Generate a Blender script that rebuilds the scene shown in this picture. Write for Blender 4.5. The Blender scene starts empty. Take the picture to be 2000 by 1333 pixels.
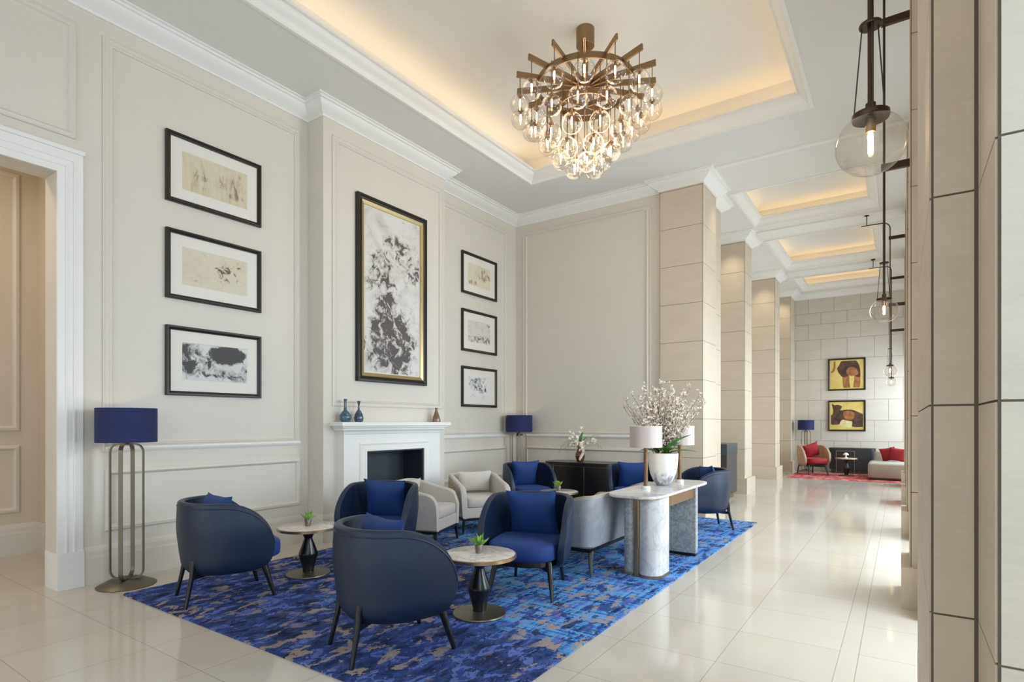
import bpy, bmesh, math, random
from mathutils import Vector, Matrix
C = bpy.context.scene.collection
SC = bpy.context.scene
PI = math.pi
# ------------------------------------------------------------------ camera, world, light, exposure
YAW = math.radians(34.375)                       # the corridor runs 34 degrees to the right of the view
cam_d = bpy.data.cameras.new('camera'); cam = bpy.data.objects.new('camera', cam_d); C.objects.link(cam)
cam.location = (0, 0, 1.5); cam.rotation_euler = (PI/2, 0, YAW)
cam_d.sensor_fit = 'HORIZONTAL'; cam_d.sensor_width = 36.0
cam_d.lens = 36.0*1111/2000
cam_d.shift_x = 0.0; cam_d.shift_y = (825-666.5)/2000
cam_d.clip_start = 0.05; cam_d.clip_end = 200
SC.camera = cam
SC.view_settings.view_transform = 'Standard'; SC.view_settings.look = 'None'
SC.view_settings.gamma = 1.0; SC.view_settings.use_curve_mapping = False
SC.view_settings.exposure = 0.24
w = bpy.data.worlds.new('world'); SC.world = w; w.use_nodes = True
bg = w.node_tree.nodes['Background']; bg.inputs[0].default_value = (0.80, 0.90, 1.0, 1); bg.inputs[1].default_value = 1.2

def area(name, loc, direction, sx, sy, power, color):
    l = bpy.data.lights.new(name, 'AREA'); l.shape = 'RECTANGLE'; l.size = sx; l.size_y = sy
    l.energy = power; l.color = color
    o = bpy.data.objects.new(name, l); C.objects.link(o); o.location = loc
    o.rotation_euler = Vector(direction).to_track_quat('-Z', 'Y').to_euler()
    return o
# daylight through the windows of the right wall and of the wall behind the camera
WIN_R = [(-4.4, -2.5), (-1.7, 1.55), (3.7, 5.15), (6.6, 8.65), (10.05, 12.1), (13.5, 15.6), (16.9, 19.2)]
DAY = (0.76, 0.885, 1.0)
for (a, b) in WIN_R:
    area('window_daylight', (1.35, (a+b)/2, 1.85), (-1, 0, 0), 2.9, (b-a), (60 if a < -2 else 17 if a < 2 else 92 if a < 9 else 70)*(b-a), (.50, .74, 1.0) if a < 2 and a > -2 else DAY).rotation_euler = (0, math.radians(60), 0)
for cx in (-4.9, -1.7):
    area('window_daylight', (cx, -5.35, 2.3), (0, 1, -0.05), 2.5, 3.6, 48, (0.90, 0.95, 1.0))
def spot(name, loc, tgt, power, color, ang=50, blend=.7, r=.04):
    l = bpy.data.lights.new(name, 'SPOT'); l.energy = power; l.color = color; l.spot_size = math.radians(ang); l.spot_blend = blend; l.shadow_soft_size = r
    o = bpy.data.objects.new(name, l); C.objects.link(o); o.location = loc
    o.rotation_euler = (Vector(tgt)-Vector(loc)).to_track_quat('-Z', 'Y').to_euler(); return o

# ------------------------------------------------------------------ helpers
def lin(c):
    r = []
    for v in c:
        v = v/255.0
        r.append(v/12.92 if v <= .04045 else ((v+.055)/1.055)**2.4)
    return (r[0], r[1], r[2], 1)
def newmat(name):
    m = bpy.data.materials.new(name); m.use_nodes = True
    return m, m.node_tree, m.node_tree.nodes['Principled BSDF']
def pm(name, col, rough=.5, metal=0., spec=.5, nscale=0, namt=0.0, bump=0.0, bscale=None, sheen=0, coat=0, stretch=(1, 1, 1)):
    """principled material with an optional soft mottling and a fine bump"""
    m, nt, p = newmat(name)
    p.inputs['Base Color'].default_value = lin(col); p.inputs['Roughness'].default_value = rough
    p.inputs['Metallic'].default_value = metal; p.inputs['Specular IOR Level'].default_value = spec
    if sheen: p.inputs['Sheen Weight'].default_value = sheen; p.inputs['Sheen Roughness'].default_value = .35; p.inputs['Sheen Tint'].default_value = tuple(min(1, .15+v*2.2) for v in lin(col)[:3])+(1,)
    if coat: p.inputs['Coat Weight'].default_value = coat; p.inputs['Coat Roughness'].default_value = .1
    if namt or bump:
        tc = nt.nodes.new('ShaderNodeTexCoord'); mp = nt.nodes.new('ShaderNodeMapping'); mp.inputs['Scale'].default_value = stretch
        nt.links.new(tc.outputs['Object'], mp.inputs[0])
    if namt:
        n = nt.nodes.new('ShaderNodeTexNoise'); n.inputs['Scale'].default_value = nscale; n.inputs['Detail'].default_value = 6
        nt.links.new(mp.outputs[0], n.inputs['Vector'])
        r = nt.nodes.new('ShaderNodeValToRGB'); c = lin(col)
        r.color_ramp.elements[0].position = .3; r.color_ramp.elements[1].position = .7
        r.color_ramp.elements[0].color = tuple(v*(1-namt) for v in c[:3])+(1,)
        r.color_ramp.elements[1].color = tuple(min(1, v*(1+namt)) for v in c[:3])+(1,)
        nt.links.new(n.outputs['Fac'], r.inputs[0]); nt.links.new(r.outputs[0], p.inputs['Base Color'])
    if bump:
        n2 = nt.nodes.new('ShaderNodeTexNoise'); n2.inputs['Scale'].default_value = bscale or nscale*4; n2.inputs['Detail'].default_value = 3
        nt.links.new(mp.outputs[0], n2.inputs['Vector'])
        b = nt.nodes.new('ShaderNodeBump'); b.inputs['Strength'].default_value = bump; b.inputs['Distance'].default_value = .01
        nt.links.new(n2.outputs['Fac'], b.inputs['Height']); nt.links.new(b.outputs[0], p.inputs['Normal'])
    return m
class N:
    """tiny node-graph helper"""
    def __init__(s, nt): s.nt = nt
    def m(s, op, a, b=None, c=None):
        n = s.nt.nodes.new('ShaderNodeMath'); n.operation = op
        for i, v in enumerate((a, b, c)):
            if v is None: continue
            if isinstance(v, (int, float)): n.inputs[i].default_value = v
            else: s.nt.links.new(v, n.inputs[i])
        return n.outputs[0]
    def mix(s, f, a, b, typ='MIX'):
        n = s.nt.nodes.new('ShaderNodeMix'); n.data_type = 'RGBA'; n.blend_type = typ
        for i, v in ((0, f), (6, a), (7, b)):
            if isinstance(v, (int, float)): n.inputs[i].default_value = v
            elif isinstance(v, tuple): n.inputs[i].default_value = v
            else: s.nt.links.new(v, n.inputs[i])
        return n.outputs[2]
    def coord(s, scale=(1, 1, 1), loc=(0, 0, 0), rot=(0, 0, 0), kind='Object'):
        tc = s.nt.nodes.new('ShaderNodeTexCoord'); mp = s.nt.nodes.new('ShaderNodeMapping')
        mp.inputs['Scale'].default_value = scale; mp.inputs['Location'].default_value = loc; mp.inputs['Rotation'].default_value = rot
        s.nt.links.new(tc.outputs[kind], mp.inputs[0]); return mp.outputs[0]
    def noise(s, v, scale, detail=4, rough=.5, dist=0):
        n = s.nt.nodes.new('ShaderNodeTexNoise'); n.inputs['Scale'].default_value = scale; n.inputs['Detail'].default_value = detail
        n.inputs['Roughness'].default_value = rough; n.inputs['Distortion'].default_value = dist
        s.nt.links.new(v, n.inputs['Vector']); return n.outputs['Fac']
    def ramp(s, f, stops, interp='LINEAR'):
        r = s.nt.nodes.new('ShaderNodeValToRGB'); cr = r.color_ramp; cr.interpolation = interp
        while len(cr.elements) < len(stops): cr.elements.new(.5)
        for e, (p, c) in zip(cr.elements, stops):
            e.position = p; e.color = c if isinstance(c, tuple) else (c, c, c, 1)
        s.nt.links.new(f, r.inputs[0]); return r.outputs[0]
    def xyz(s, v):
        n = s.nt.nodes.new('ShaderNodeSeparateXYZ'); s.nt.links.new(v, n.inputs[0]); return n.outputs
    def sstep(s, f, a, b):
        n = s.nt.nodes.new('ShaderNodeMapRange'); n.interpolation_type = 'SMOOTHSTEP'
        n.inputs[1].default_value = a; n.inputs[2].default_value = b; s.nt.links.new(f, n.inputs[0]); return n.outputs[0]
def emis(name, col, strength):
    m = bpy.data.materials.new(name); m.use_nodes = True; nt = m.node_tree; nt.nodes.clear()
    e = nt.nodes.new('ShaderNodeEmission'); e.inputs[0].default_value = lin(col); e.inputs[1].default_value = strength
    o = nt.nodes.new('ShaderNodeOutputMaterial'); nt.links.new(e.outputs[0], o.inputs[0]); return m

class MB:
    """mesh builder: collects shapes, then links them as ONE object"""
    def __init__(s): s.v = []; s.f = []; s.mi = []; s.cur = 0
    def add(s, vs, fs):
        o = len(s.v); s.v += [tuple(v) for v in vs]
        for f in fs: s.f.append(tuple(i+o for i in f)); s.mi.append(s.cur)
        return s
    def box(s, x0, x1, y0, y1, z0, z1):
        return s.add([(x0, y0, z0), (x1, y0, z0), (x1, y1, z0), (x0, y1, z0), (x0, y0, z1), (x1, y0, z1), (x1, y1, z1), (x0, y1, z1)],
                     [(0, 3, 2, 1), (4, 5, 6, 7), (0, 1, 5, 4), (1, 2, 6, 5), (2, 3, 7, 6), (3, 0, 4, 7)])
    def lathe(s, prof, seg=32, c=(0, 0, 0), axis='z'):
        vs = []; fs = []; n = len(prof)
        for k in range(seg):
            a = 2*PI*k/seg; ca, sa = math.cos(a), math.sin(a)
            for (r, z) in prof:
                p = (r*ca, r*sa, z)
                if axis == 'x': p = (z, r*ca, r*sa)
                if axis == 'y': p = (r*sa, z, r*ca)
                vs.append((c[0]+p[0], c[1]+p[1], c[2]+p[2]))
        for k in range(seg):
            k2 = (k+1) % seg
            for i in range(n-1): fs.append((k*n+i, k2*n+i, k2*n+i+1, k*n+i+1))
        ring_ = prof[0] == prof[-1]
        if prof[0][0] > 1e-5 and not ring_: fs.append(tuple(k*n for k in range(seg))[::-1])
        if prof[-1][0] > 1e-5 and not ring_: fs.append(tuple(k*n+n-1 for k in range(seg)))
        return s.add(vs, fs)
    def cyl(s, c, r, z0, z1, seg=24): return s.lathe([(r, z0), (r, z1)], seg, (c[0], c[1], 0))
    def sphere(s, c, r, seg=20, rings=12, sz=1.0):
        return s.lathe([(r*math.sin(PI*i/rings), -r*sz*math.cos(PI*i/rings)) for i in range(rings+1)], seg, c)
    def tube(s, pts, r, seg=8, r1=None, cap=True, flat=None):
        """round tube along points (r may taper to r1); flat=(w,t,ref) makes a flat bar"""
        pts = [Vector(p) for p in pts]; n = len(pts); vs = []; fs = []
        t0 = (pts[1]-pts[0]).normalized()
        up = Vector(flat[2]) if flat else (Vector((0, 0, 1)) if abs(t0.z) < .9 else Vector((1, 0, 0)))
        prev = None
        for i, p in enumerate(pts):
            t = (pts[min(i+1, n-1)]-pts[max(i-1, 0)]).normalized()
            if prev is None: a = (up-t*up.dot(t)).normalized()
            elif flat: a = (up-t*up.dot(t)).normalized()
            else: a = (prev-t*prev.dot(t)).normalized()
            prev = a; b = t.cross(a)
            rr = r if r1 is None else r+(r1-r)*i/(n-1)
            if flat:
                w_, t_ = flat[0]/2, flat[1]/2
                vs += [p+a*w_+b*t_, p-a*w_+b*t_, p-a*w_-b*t_, p+a*w_-b*t_]
            else:
                for k in range(seg):
                    an = 2*PI*k/seg; vs.append(p+(a*math.cos(an)+b*math.sin(an))*rr)
        m = 4 if flat else seg
        for i in range(n-1):
            for k in range(m): fs.append((i*m+k, i*m+(k+1) % m, (i+1)*m+(k+1) % m, (i+1)*m+k))
        if cap: fs.append(tuple(range(m))[::-1]); fs.append(tuple((n-1)*m+k for k in range(m)))
        return s.add(vs, fs)
    def grid(s, fn, nu, nv, closeu=False):
        vs = [fn(i/nu, j/nv) for i in range(nu+(0 if closeu else 1)) for j in range(nv+1)]
        U = nu if closeu else nu+1; fs = []
        for i in range(nu):
            i2 = (i+1) % U
            for j in range(nv): fs.append((i*(nv+1)+j, i2*(nv+1)+j, i2*(nv+1)+j+1, i*(nv+1)+j+1))
        return s.add(vs, fs)
    def superell(s, c, a, b, h, e1=.35, e2=.5, nu=40, nv=14):
        def sg(v, e): return math.copysign(abs(v)**e, v)
        def fn(u, v):
            t = 2*PI*u; p = -PI/2+PI*v
            return (c[0]+a*sg(math.cos(p), e1)*sg(math.cos(t), e2), c[1]+b*sg(math.cos(p), e1)*sg(math.sin(t), e2), c[2]+h*sg(math.sin(p), e1))
        return s.grid(fn, nu, nv, True)
    def prism(s, poly, z0, z1):
        n = len(poly)
        return s.add([(x, y, z0) for x, y in poly]+[(x, y, z1) for x, y in poly],
                     [tuple(range(n))[::-1], tuple(range(n, 2*n))]+[(i, (i+1) % n, n+(i+1) % n, n+i) for i in range(n)])
    def sweep(s, path, prof, closed=False, side=1):
        """mitred sweep of a profile (out, z) along an XY path; out is to the right of travel for side=1"""
        n = len(path); P = [Vector(p) for p in path]; vs = []; fs = []; m = len(prof)
        for i in range(n):
            def nrm(a, b):
                d = (b-a).normalized(); return Vector((d.y, -d.x))*side
            if closed: n1 = nrm(P[i-1], P[i]); n2 = nrm(P[i], P[(i+1) % n])
            else:
                n1 = nrm(P[max(i-1, 0)], P[max(i, 1)]) if i > 0 else nrm(P[0], P[1]); n2 = nrm(P[i], P[i+1]) if i < n-1 else n1
            b = (n1+n2); k = 2.0/max(b.length_squared, 1e-6); b = b*k
            for (o, z) in prof: vs.append((P[i].x+b.x*o, P[i].y+b.y*o, z))
        for i in range(n if closed else n-1):
            i2 = (i+1) % n
            for j in range(m-1): fs.append((i*m+j, i2*m+j, i2*m+j+1, i*m+j+1))
        if not closed: fs.append(tuple(range(m))); fs.append(tuple((n-1)*m+j for j in range(m))[::-1])
        return s.add(vs, fs)
    def frame(s, mp, a0, a1, z0, z1, prof):
        """mitred rectangular moulding on a wall: prof is (inset, height off wall)"""
        vs = []; fs = []; m = len(prof)
        for (a, z, sa, sz) in ((a0, z0, 1, 1), (a1, z0, -1, 1), (a1, z1, -1, -1), (a0, z1, 1, -1)):
            for (i, h) in prof: vs.append(mp(a+sa*i, z+sz*i, h))
        for c in range(4):
            c2 = (c+1) % 4
            for j in range(m-1): fs.append((c*m+j, c2*m+j, c2*m+j+1, c*m+j+1))
        return s.add(vs, fs)
    def build(s, name, mats, parent=None, smooth=False, bevel=0, loc=None, rot=None):
        me = bpy.data.meshes.new(name); me.from_pydata(s.v, [], s.f)
        if not isinstance(mats, (list, tuple)): mats = [mats]
        for m in mats: me.materials.append(m)
        bm = bmesh.new(); bm.from_mesh(me)
        for f, mi in zip(bm.faces, s.mi): f.material_index = mi; f.smooth = smooth
        bmesh.ops.remove_doubles(bm, verts=bm.verts, dist=1e-6)
        bmesh.ops.recalc_face_normals(bm, faces=bm.faces)
        if smooth:
            for e in bm.edges:
                if len(e.link_faces) == 2 and e.calc_face_angle(0) > math.radians(38): e.smooth = False
        bm.to_mesh(me); bm.free()
        o = bpy.data.objects.new(name, me); C.objects.link(o)
        if parent: o.parent = parent
        if loc: o.location = loc
        if rot: o.rotation_euler = rot
        if bevel:
            b = o.modifiers.new('bevel', 'BEVEL'); b.width = bevel; b.segments = 2; b.limit_method = 'ANGLE'; b.angle_limit = math.radians(50)
        return o
def tag(o, label=None, cat=None, group=None, kind=None):
    if label: o['label'] = label
    if cat: o['category'] = cat
    if group: o['group'] = group
    if kind: o['kind'] = kind
    return o
def empty(name, label, cat, loc=(0, 0, 0), rz=0, group=None):
    o = bpy.data.objects.new(name, None); C.objects.link(o); o.location = loc; o.rotation_euler = (0, 0, rz)
    o.empty_display_size = .1
    return tag(o, label, cat, group)
def dup(root, loc, rz, label, scale=None, group=None):
    r = root.copy(); C.objects.link(r); r.location = loc; r.rotation_euler = (0, 0, rz); r['label'] = label
    if group: r['group'] = group
    if scale: r.scale = scale
    for ch in list(root.children):
        c = ch.copy(); C.objects.link(c); c.parent = r
        for g in list(ch.children):
            d = g.copy(); C.objects.link(d); d.parent = c
    return r
def S(o): o['kind'] = 'structure'; return o

# ------------------------------------------------------------------ materials
M = {}
M['wall'] = pm('painted plaster', (217, 209, 197), .55, nscale=1.5, namt=.012)
M['white'] = pm('white moulding paint', (236, 233, 227), .45)
M['ceil'] = pm('ceiling paint', (226, 223, 217), .7)
M['jamb'] = pm('warm wall paint', (214, 200, 180), .6)
M['black'] = pm('black lacquer', (18, 17, 18), .3, coat=.2)
M['leather'] = pm('navy leather', (22, 37, 60), .38, nscale=3, namt=.10, bump=.22, bscale=260)
M['velvet'] = pm('royal blue velvet', (20, 54, 118), .75, sheen=.25, nscale=4, namt=.14)
M['pillow'] = pm('blue velvet cushion', (16, 56, 116), .7, sheen=.3, nscale=5, namt=.16)
M['shade'] = pm('navy lampshade cloth', (30, 38, 84), .8, nscale=90, namt=.06, stretch=(1, 1, .2))
M['bronze'] = pm('aged bronze', (150, 124, 94), .38, metal=.9, nscale=3, namt=.12)
M['lampmetal'] = pm('brushed bronze grey', (118, 110, 96), .4, metal=.85)
M['pole'] = pm('ribbed bronze', (120, 92, 68), .4, metal=.7, nscale=60, namt=.3, bump=.4, bscale=150)
M['darkmetal'] = pm('dark brown bronze', (74, 58, 46), .4, metal=.8)
M['brass'] = pm('satin brass', (178, 152, 118), .32, metal=.9)
M['cream'] = pm('cream bouclé', (202, 194, 184), .9, nscale=60, namt=.06, bump=.3, bscale=300, sheen=.3)
M['greyfab'] = pm('silver grey velvet', (150, 152, 156), .75, nscale=14, namt=.12, sheen=.4)
M['cane'] = pm('honey woven cane', (205, 178, 142), .7, nscale=120, namt=.12, bump=.3, bscale=200)
M['darkwood'] = pm('ebonised wood', (24, 21, 20), .3, nscale=12, namt=.3, stretch=(8, 8, .6), coat=.2)
M['greywood'] = pm('smoked wood', (66, 62, 56), .5, nscale=10, namt=.3, stretch=(10, 10, .4))
M['soot'] = pm('firebox slate', (40, 45, 55), .5)
M['leaf'] = pm('green leaf', (74, 130, 48), .45, nscale=20, namt=.25)
M['leafpale'] = pm('pale green leaf', (140, 176, 84), .5, nscale=30, namt=.2)
M['grass'] = pm('palm frond', (150, 156, 96), .6, nscale=20, namt=.2)
M['petal'] = pm('white petal', (240, 229, 214), .6, nscale=30, namt=.05)
M['twig'] = pm('brown twig', (112, 90, 74), .8)
M['tin'] = pm('hammered tin', (150, 140, 130), .35, metal=.8, nscale=60, namt=.2, bump=.5, bscale=90)
M['red'] = pm('red velvet', (150, 22, 30), .7, sheen=.5, nscale=5, namt=.15)
M['tan'] = pm('tan upholstery', (178, 152, 122), .7)
M['silk'] = pm('taupe silk shade', (196, 182, 176), .42, spec=.6, sheen=.3)
M['crystal'] = pm('clear crystal', (215, 215, 210), .08, spec=.8)
M['bulb'] = emis('glowing filament', (255, 228, 180), 30)
M['paper'] = pm('white mat board', (228, 222, 212), .8)
M['framewood'] = pm('dark bronze frame', (42, 36, 32), .35, metal=.3)
M['gilt'] = pm('champagne gilt', (176, 158, 116), .35, metal=.75)
M['vaseblue'] = pm('blue grey glaze', (62, 90, 104), .15, nscale=14, namt=.35, coat=.6)
M['vasebrown'] = pm('brown glaze', (120, 92, 70), .25, nscale=16, namt=.3, coat=.5)
M['vasered'] = pm('russet glaze', (110, 52, 34), .2, nscale=14, namt=.3, coat=.5)
M['cord'] = pm('dark wire', (50, 42, 36), .5)
# chairs' back rail etc share black
def glass_mat(name, tint=(1, 1, 1, 1), k=.55):
    m = bpy.data.materials.new(name); m.use_nodes = True; nt = m.node_tree; nt.nodes.clear()
    t = nt.nodes.new('ShaderNodeBsdfTransparent'); t.inputs[0].default_value = tint
    g = nt.nodes.new('ShaderNodeBsdfGlossy'); g.inputs['Roughness'].default_value = .03
    lw = nt.nodes.new('ShaderNodeLayerWeight'); lw.inputs[0].default_value = .25
    a = nt.nodes.new('ShaderNodeMath'); a.operation = 'MULTIPLY_ADD'; a.inputs[1].default_value = k; a.inputs[2].default_value = .03
    mx = nt.nodes.new('ShaderNodeMixShader'); o = nt.nodes.new('ShaderNodeOutputMaterial')
    pw = nt.nodes.new('ShaderNodeMath'); pw.operation = 'POWER'; pw.inputs[1].default_value = 1.5
    nt.links.new(lw.outputs['Facing'], pw.inputs[0]); nt.links.new(pw.outputs[0], a.inputs[0]); nt.links.new(a.outputs[0], mx.inputs[0])
    nt.links.new(t.outputs[0], mx.inputs[1]); nt.links.new(g.outputs[0], mx.inputs[2]); nt.links.new(mx.outputs[0], o.inputs[0])
    return m
M['glass'] = glass_mat('clear blown glass', (.98, .96, .93, 1), .95)
M['pane'] = glass_mat('window pane', (.97, .98, .98, 1), .4)

def stone_mat(name, col, amt=.05):
    m, nt, p = newmat(name); g = N(nt)
    v = g.coord((1, 1, 3.5)); n = g.noise(v, 2.2, 8, .6); n2 = g.noise(g.coord((2, 2, 9)), 9, 4)
    f = g.m('MULTIPLY_ADD', n2, .35, g.m('MULTIPLY', n, .65)); c = lin(col)
    col_ = g.ramp(f, [(.3, tuple(x*(1-amt*1.6) for x in c[:3])+(1,)), (.5, c), (.7, tuple(min(1, x*(1+amt)) for x in c[:3])+(1,))])
    nt.links.new(col_, p.inputs['Base Color']); p.inputs['Roughness'].default_value = .5
    b = nt.nodes.new('ShaderNodeBump'); b.inputs['Strength'].default_value = .08; b.inputs['Distance'].default_value = .01
    nt.links.new(n2, b.inputs['Height']); nt.links.new(b.outputs[0], p.inputs['Normal']); return m
M['stone'] = stone_mat('honed limestone', (206, 191, 170))
M['grout'] = pm('recessed stone joint', (104, 94, 80), .9)
M['stonefar'] = stone_mat('pale limestone cladding', (206, 198, 186))

def floor_mat():
    m, nt, p = newmat('polished limestone tiles'); g = N(nt)
    x, y, z = g.xyz(g.coord())
    def line(c, off, pitch, w):
        t = g.m('DIVIDE', g.m('SUBTRACT', c, off), pitch)
        d = g.m('ABSOLUTE', g.m('SUBTRACT', t, g.m('ROUND', t)))
        return g.m('LESS_THAN', g.m('MULTIPLY', d, pitch), w)
    lx = line(x, -.33, .63, .0022); ly = line(y, 3.66, .63, .0022)
    strip = g.m('MULTIPLY', g.m('GREATER_THAN', x, -.325), g.m('LESS_THAN', x, -.235))
    ly = g.m('MULTIPLY', ly, g.m('SUBTRACT', 1, strip))
    extra = g.m('LESS_THAN', g.m('ABSOLUTE', g.m('SUBTRACT', x, -.225)), .0025)
    L = g.m('MINIMUM', g.m('ADD', g.m('ADD', lx, ly), extra), 1)
    # one tone per tile
    cx = g.m('FLOOR', g.m('DIVIDE', g.m('SUBTRACT', x, -.33), .63)); cy = g.m('FLOOR', g.m('DIVIDE', g.m('SUBTRACT', y, 3.66), .63))
    cmb = nt.nodes.new('ShaderNodeCombineXYZ'); nt.links.new(cx, cmb.inputs[0]); nt.links.new(cy, cmb.inputs[1])
    wn = nt.nodes.new('ShaderNodeTexWhiteNoise'); nt.links.new(cmb.outputs[0], wn.inputs['Vector'])
    n = g.noise(g.coord((1, 1, 1)), 1.4, 5)
    f = g.m('MULTIPLY_ADD', wn.outputs['Value'], .25, g.m('MULTIPLY', n, .75))
    base = g.ramp(f, [(.25, lin((200, 190, 176))), (.75, lin((210, 202, 190)))])
    col = g.mix(g.m('MULTIPLY', L, .75), base, lin((150, 134, 114)))
    nt.links.new(col, p.inputs['Base Color'])
    p.inputs['Roughness'].default_value = .16; p.inputs['Specular IOR Level'].default_value = .5
    rr = g.m('MULTIPLY_ADD', g.noise(g.coord(), 5, 3), .08, .06); nt.links.new(rr, p.inputs['Roughness'])
    return m
M['floor'] = floor_mat()

def marble_mat(name, base, vein, scale=3., amt=.5, warm=None, sharp=.06):
    m, nt, p = newmat(name); g = N(nt)
    v = g.coord(); n = g.noise(v, scale, 8, .62, 1.6)
    d = g.m('ABSOLUTE', g.m('SUBTRACT', n, .5))
    f = g.m('SUBTRACT', 1, g.sstep(d, 0, sharp)); n2 = g.noise(v, scale*.5, 4)
    c = g.mix(g.m('MULTIPLY', f, amt), lin(base), lin(vein))
    c = g.mix(g.m('MULTIPLY', g.sstep(n2, .4, .75), .45), c, lin(warm or vein))
    nt.links.new(c, p.inputs['Base Color']); p.inputs['Roughness'].default_value = .16; return m
M['marble'] = marble_mat('white veined marble', (222, 220, 218), (140, 142, 148), 3.4, .32)
M['marbletop'] = marble_mat('rosy marble top', (224, 216, 208), (170, 156, 150), 5, .5)
M['marblegrey'] = marble_mat('grey swirling marble', (176, 180, 180), (112, 118, 122), 9, .6, (150, 155, 156), .07)

def rug_mat(red=False):
    m, nt, p = newmat('red woven rug' if red else 'abstract blue woven rug'); g = N(nt)
    v0 = g.coord()
    x, y, z = g.xyz(v0)
    st = g.coord((1.9, .85, 1), (3, 1, 0), (0, 0, math.radians(-12)))
    st2 = g.coord((2.6, 1.0, 1), (9, 4, 0), (0, 0, math.radians(8)))
    hat = g.coord((13, .7, 1), (1, 7, 0), (0, 0, math.radians(-6)))
    hat2 = g.coord((.8, 12, 1), (5, 2, 0), (0, 0, math.radians(4)))
    A = g.noise(st, 3.4, 6, .62, .7); B = g.noise(st2, 4.3, 7, .65, .9); Cc = g.noise(st, 6.5, 5, .6, .5)
    H = g.noise(hat, 2.2, 4, .6); H2 = g.noise(hat2, 2.4, 4, .6); big = g.noise(v0, .55, 2)
    if red:
        c = g.ramp(A, [(.3, lin((150, 40, 50))), (.5, lin((190, 80, 84))), (.62, lin((214, 150, 140)))])
        nt.links.new(c, p.inputs['Base Color']); p.inputs['Roughness'].default_value = .95; return m
    cam1 = g.coord((1.9, 1.05, 1), (3, 1, 0), (0, 0, math.radians(-14)))
    A = g.noise(cam1, 4.0, 5, .6, .35); A2 = g.noise(g.coord((2.2, 1.1, 1), (7, 9, 0), (0, 0, math.radians(6))), 4.4, 5, .6, .3)
    B = g.noise(g.coord((2.0, 1.1, 1), (1, 5, 0), (0, 0, math.radians(-10))), 4.6, 6, .64, .4)
    near = g.ramp(A, [(.0, lin((32, 42, 66))), (.42, lin((44, 58, 100))), (.47, lin((56, 76, 138))), (.51, lin((36, 50, 90))), (.54, lin((104, 122, 192))), (.61, lin((56, 76, 140)))], 'CONSTANT')
    near = g.mix(.30, near, g.ramp(A2, [(.35, lin((30, 40, 70))), (.5, lin((52, 72, 130))), (.65, lin((100, 118, 184)))]))
    hm = g.m('ADD', g.m('MULTIPLY', H, .45), g.m('MULTIPLY', H2, .55))
    far = g.ramp(hm, [(.38, lin((34, 58, 134))), (.45, lin((50, 104, 176))), (.52, lin((92, 162, 214))), (.60, lin((126, 140, 202)))])
    far = g.mix(g.m('MULTIPLY', g.sstep(A, .46, .44), .8), far, lin((38, 52, 118)))
    far = g.mix(g.m('MULTIPLY', g.sstep(A2, .565, .58), .75), far, lin((92, 104, 178)))
    zone = g.m('ADD', g.m('ADD', g.m('MULTIPLY', g.m('ADD', x, 3.5), .32), g.m('MULTIPLY', g.m('SUBTRACT', y, 3.9), .40)), g.m('MULTIPLY', g.m('SUBTRACT', big, .5), 2.6))
    c = g.mix(g.sstep(zone, -.05, .25), near, far)
    c = g.mix(g.m('MULTIPLY', g.sstep(Cc, .585, .595), .8), c, lin((26, 34, 56)))
    taupe = g.m('MULTIPLY', g.sstep(B, .558, .568), g.sstep(g.noise(v0, .9, 2), .42, .50))
    c = g.mix(g.m('MULTIPLY', taupe, .88), c, g.mix(g.noise(v0, 3, 2), lin((140, 122, 116)), lin((178, 164, 148))))
    f = g.noise(v0, 220, 2); c = g.mix(.25, c, g.ramp(f, [(.3, (.0, .0, .0, 1)), (.7, (1, 1, 1, 1))]), 'OVERLAY')
    nt.links.new(c, p.inputs['Base Color']); p.inputs['Roughness'].default_value = .95; p.inputs['Specular IOR Level'].default_value = .15
    b = nt.nodes.new('ShaderNodeBump'); b.inputs['Strength'].default_value = .5; b.inputs['Distance'].default_value = .005
    nt.links.new(f, b.inputs['Height']); nt.links.new(b.outputs[0], p.inputs['Normal'])
    return m
M['rug'] = rug_mat(); M['rugred'] = rug_mat(True)

# ------------------------------------------------------------------ the room
ZC = 5.46; ZB = 5.29            # border ceiling, underside of the cornice
XL = -6.2; XR = 1.0; YF = -5.2; YB = 19.7; XB = -5.9
S(MB().box(-8.6, 1.3, YF-.3, YB+.3, -.2, 0).build('floor', M['floor']))
COFF = [(-5.08, -.92, .9, 8.0), (-2.45, -.35, 10.3, 12.35), (-2.45, -.35, 13.4, 16.25), (-2.45, -.35, 17.3, 19.15)]
xs = sorted(set([XL-.3, XR+.3]+[c[0] for c in COFF]+[c[1] for c in COFF])); ys = sorted(set([YF-.3, YB+.3]+[c[2] for c in COFF]+[c[3] for c in COFF]))
mb = MB()
for i in range(len(xs)-1):
    for j in range(len(ys)-1):
        cx, cy = (xs[i]+xs[i+1])/2, (ys[j]+ys[j+1])/2
        if any(c[0] < cx < c[1] and c[2] < cy < c[3] for c in COFF): continue
        mb.box(xs[i], xs[i+1], ys[j], ys[j+1], ZC, ZC+.06)
G = .24                          # the cove runs this far behind the lip
ZU = 6.0
for c in COFF:
    x0, x1, y0, y1 = c[0]-G, c[1]+G, c[2]-G, c[3]+G
    zt = ZU if c is COFF[0] else 5.86
    mb.box(x0, x1, y0, y1, zt, zt+.05)
    mb.box(x0-.04, x0, y0, y1, ZC+.06, zt); mb.box(x1, x1+.04, y0, y1, ZC+.06, zt)
    mb.box(x0, x1, y0-.04, y0, ZC+.06, zt); mb.box(x0, x1, y1, y1+.04, ZC+.06, zt)
S(mb.build('ceiling', M['ceil']))
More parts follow.
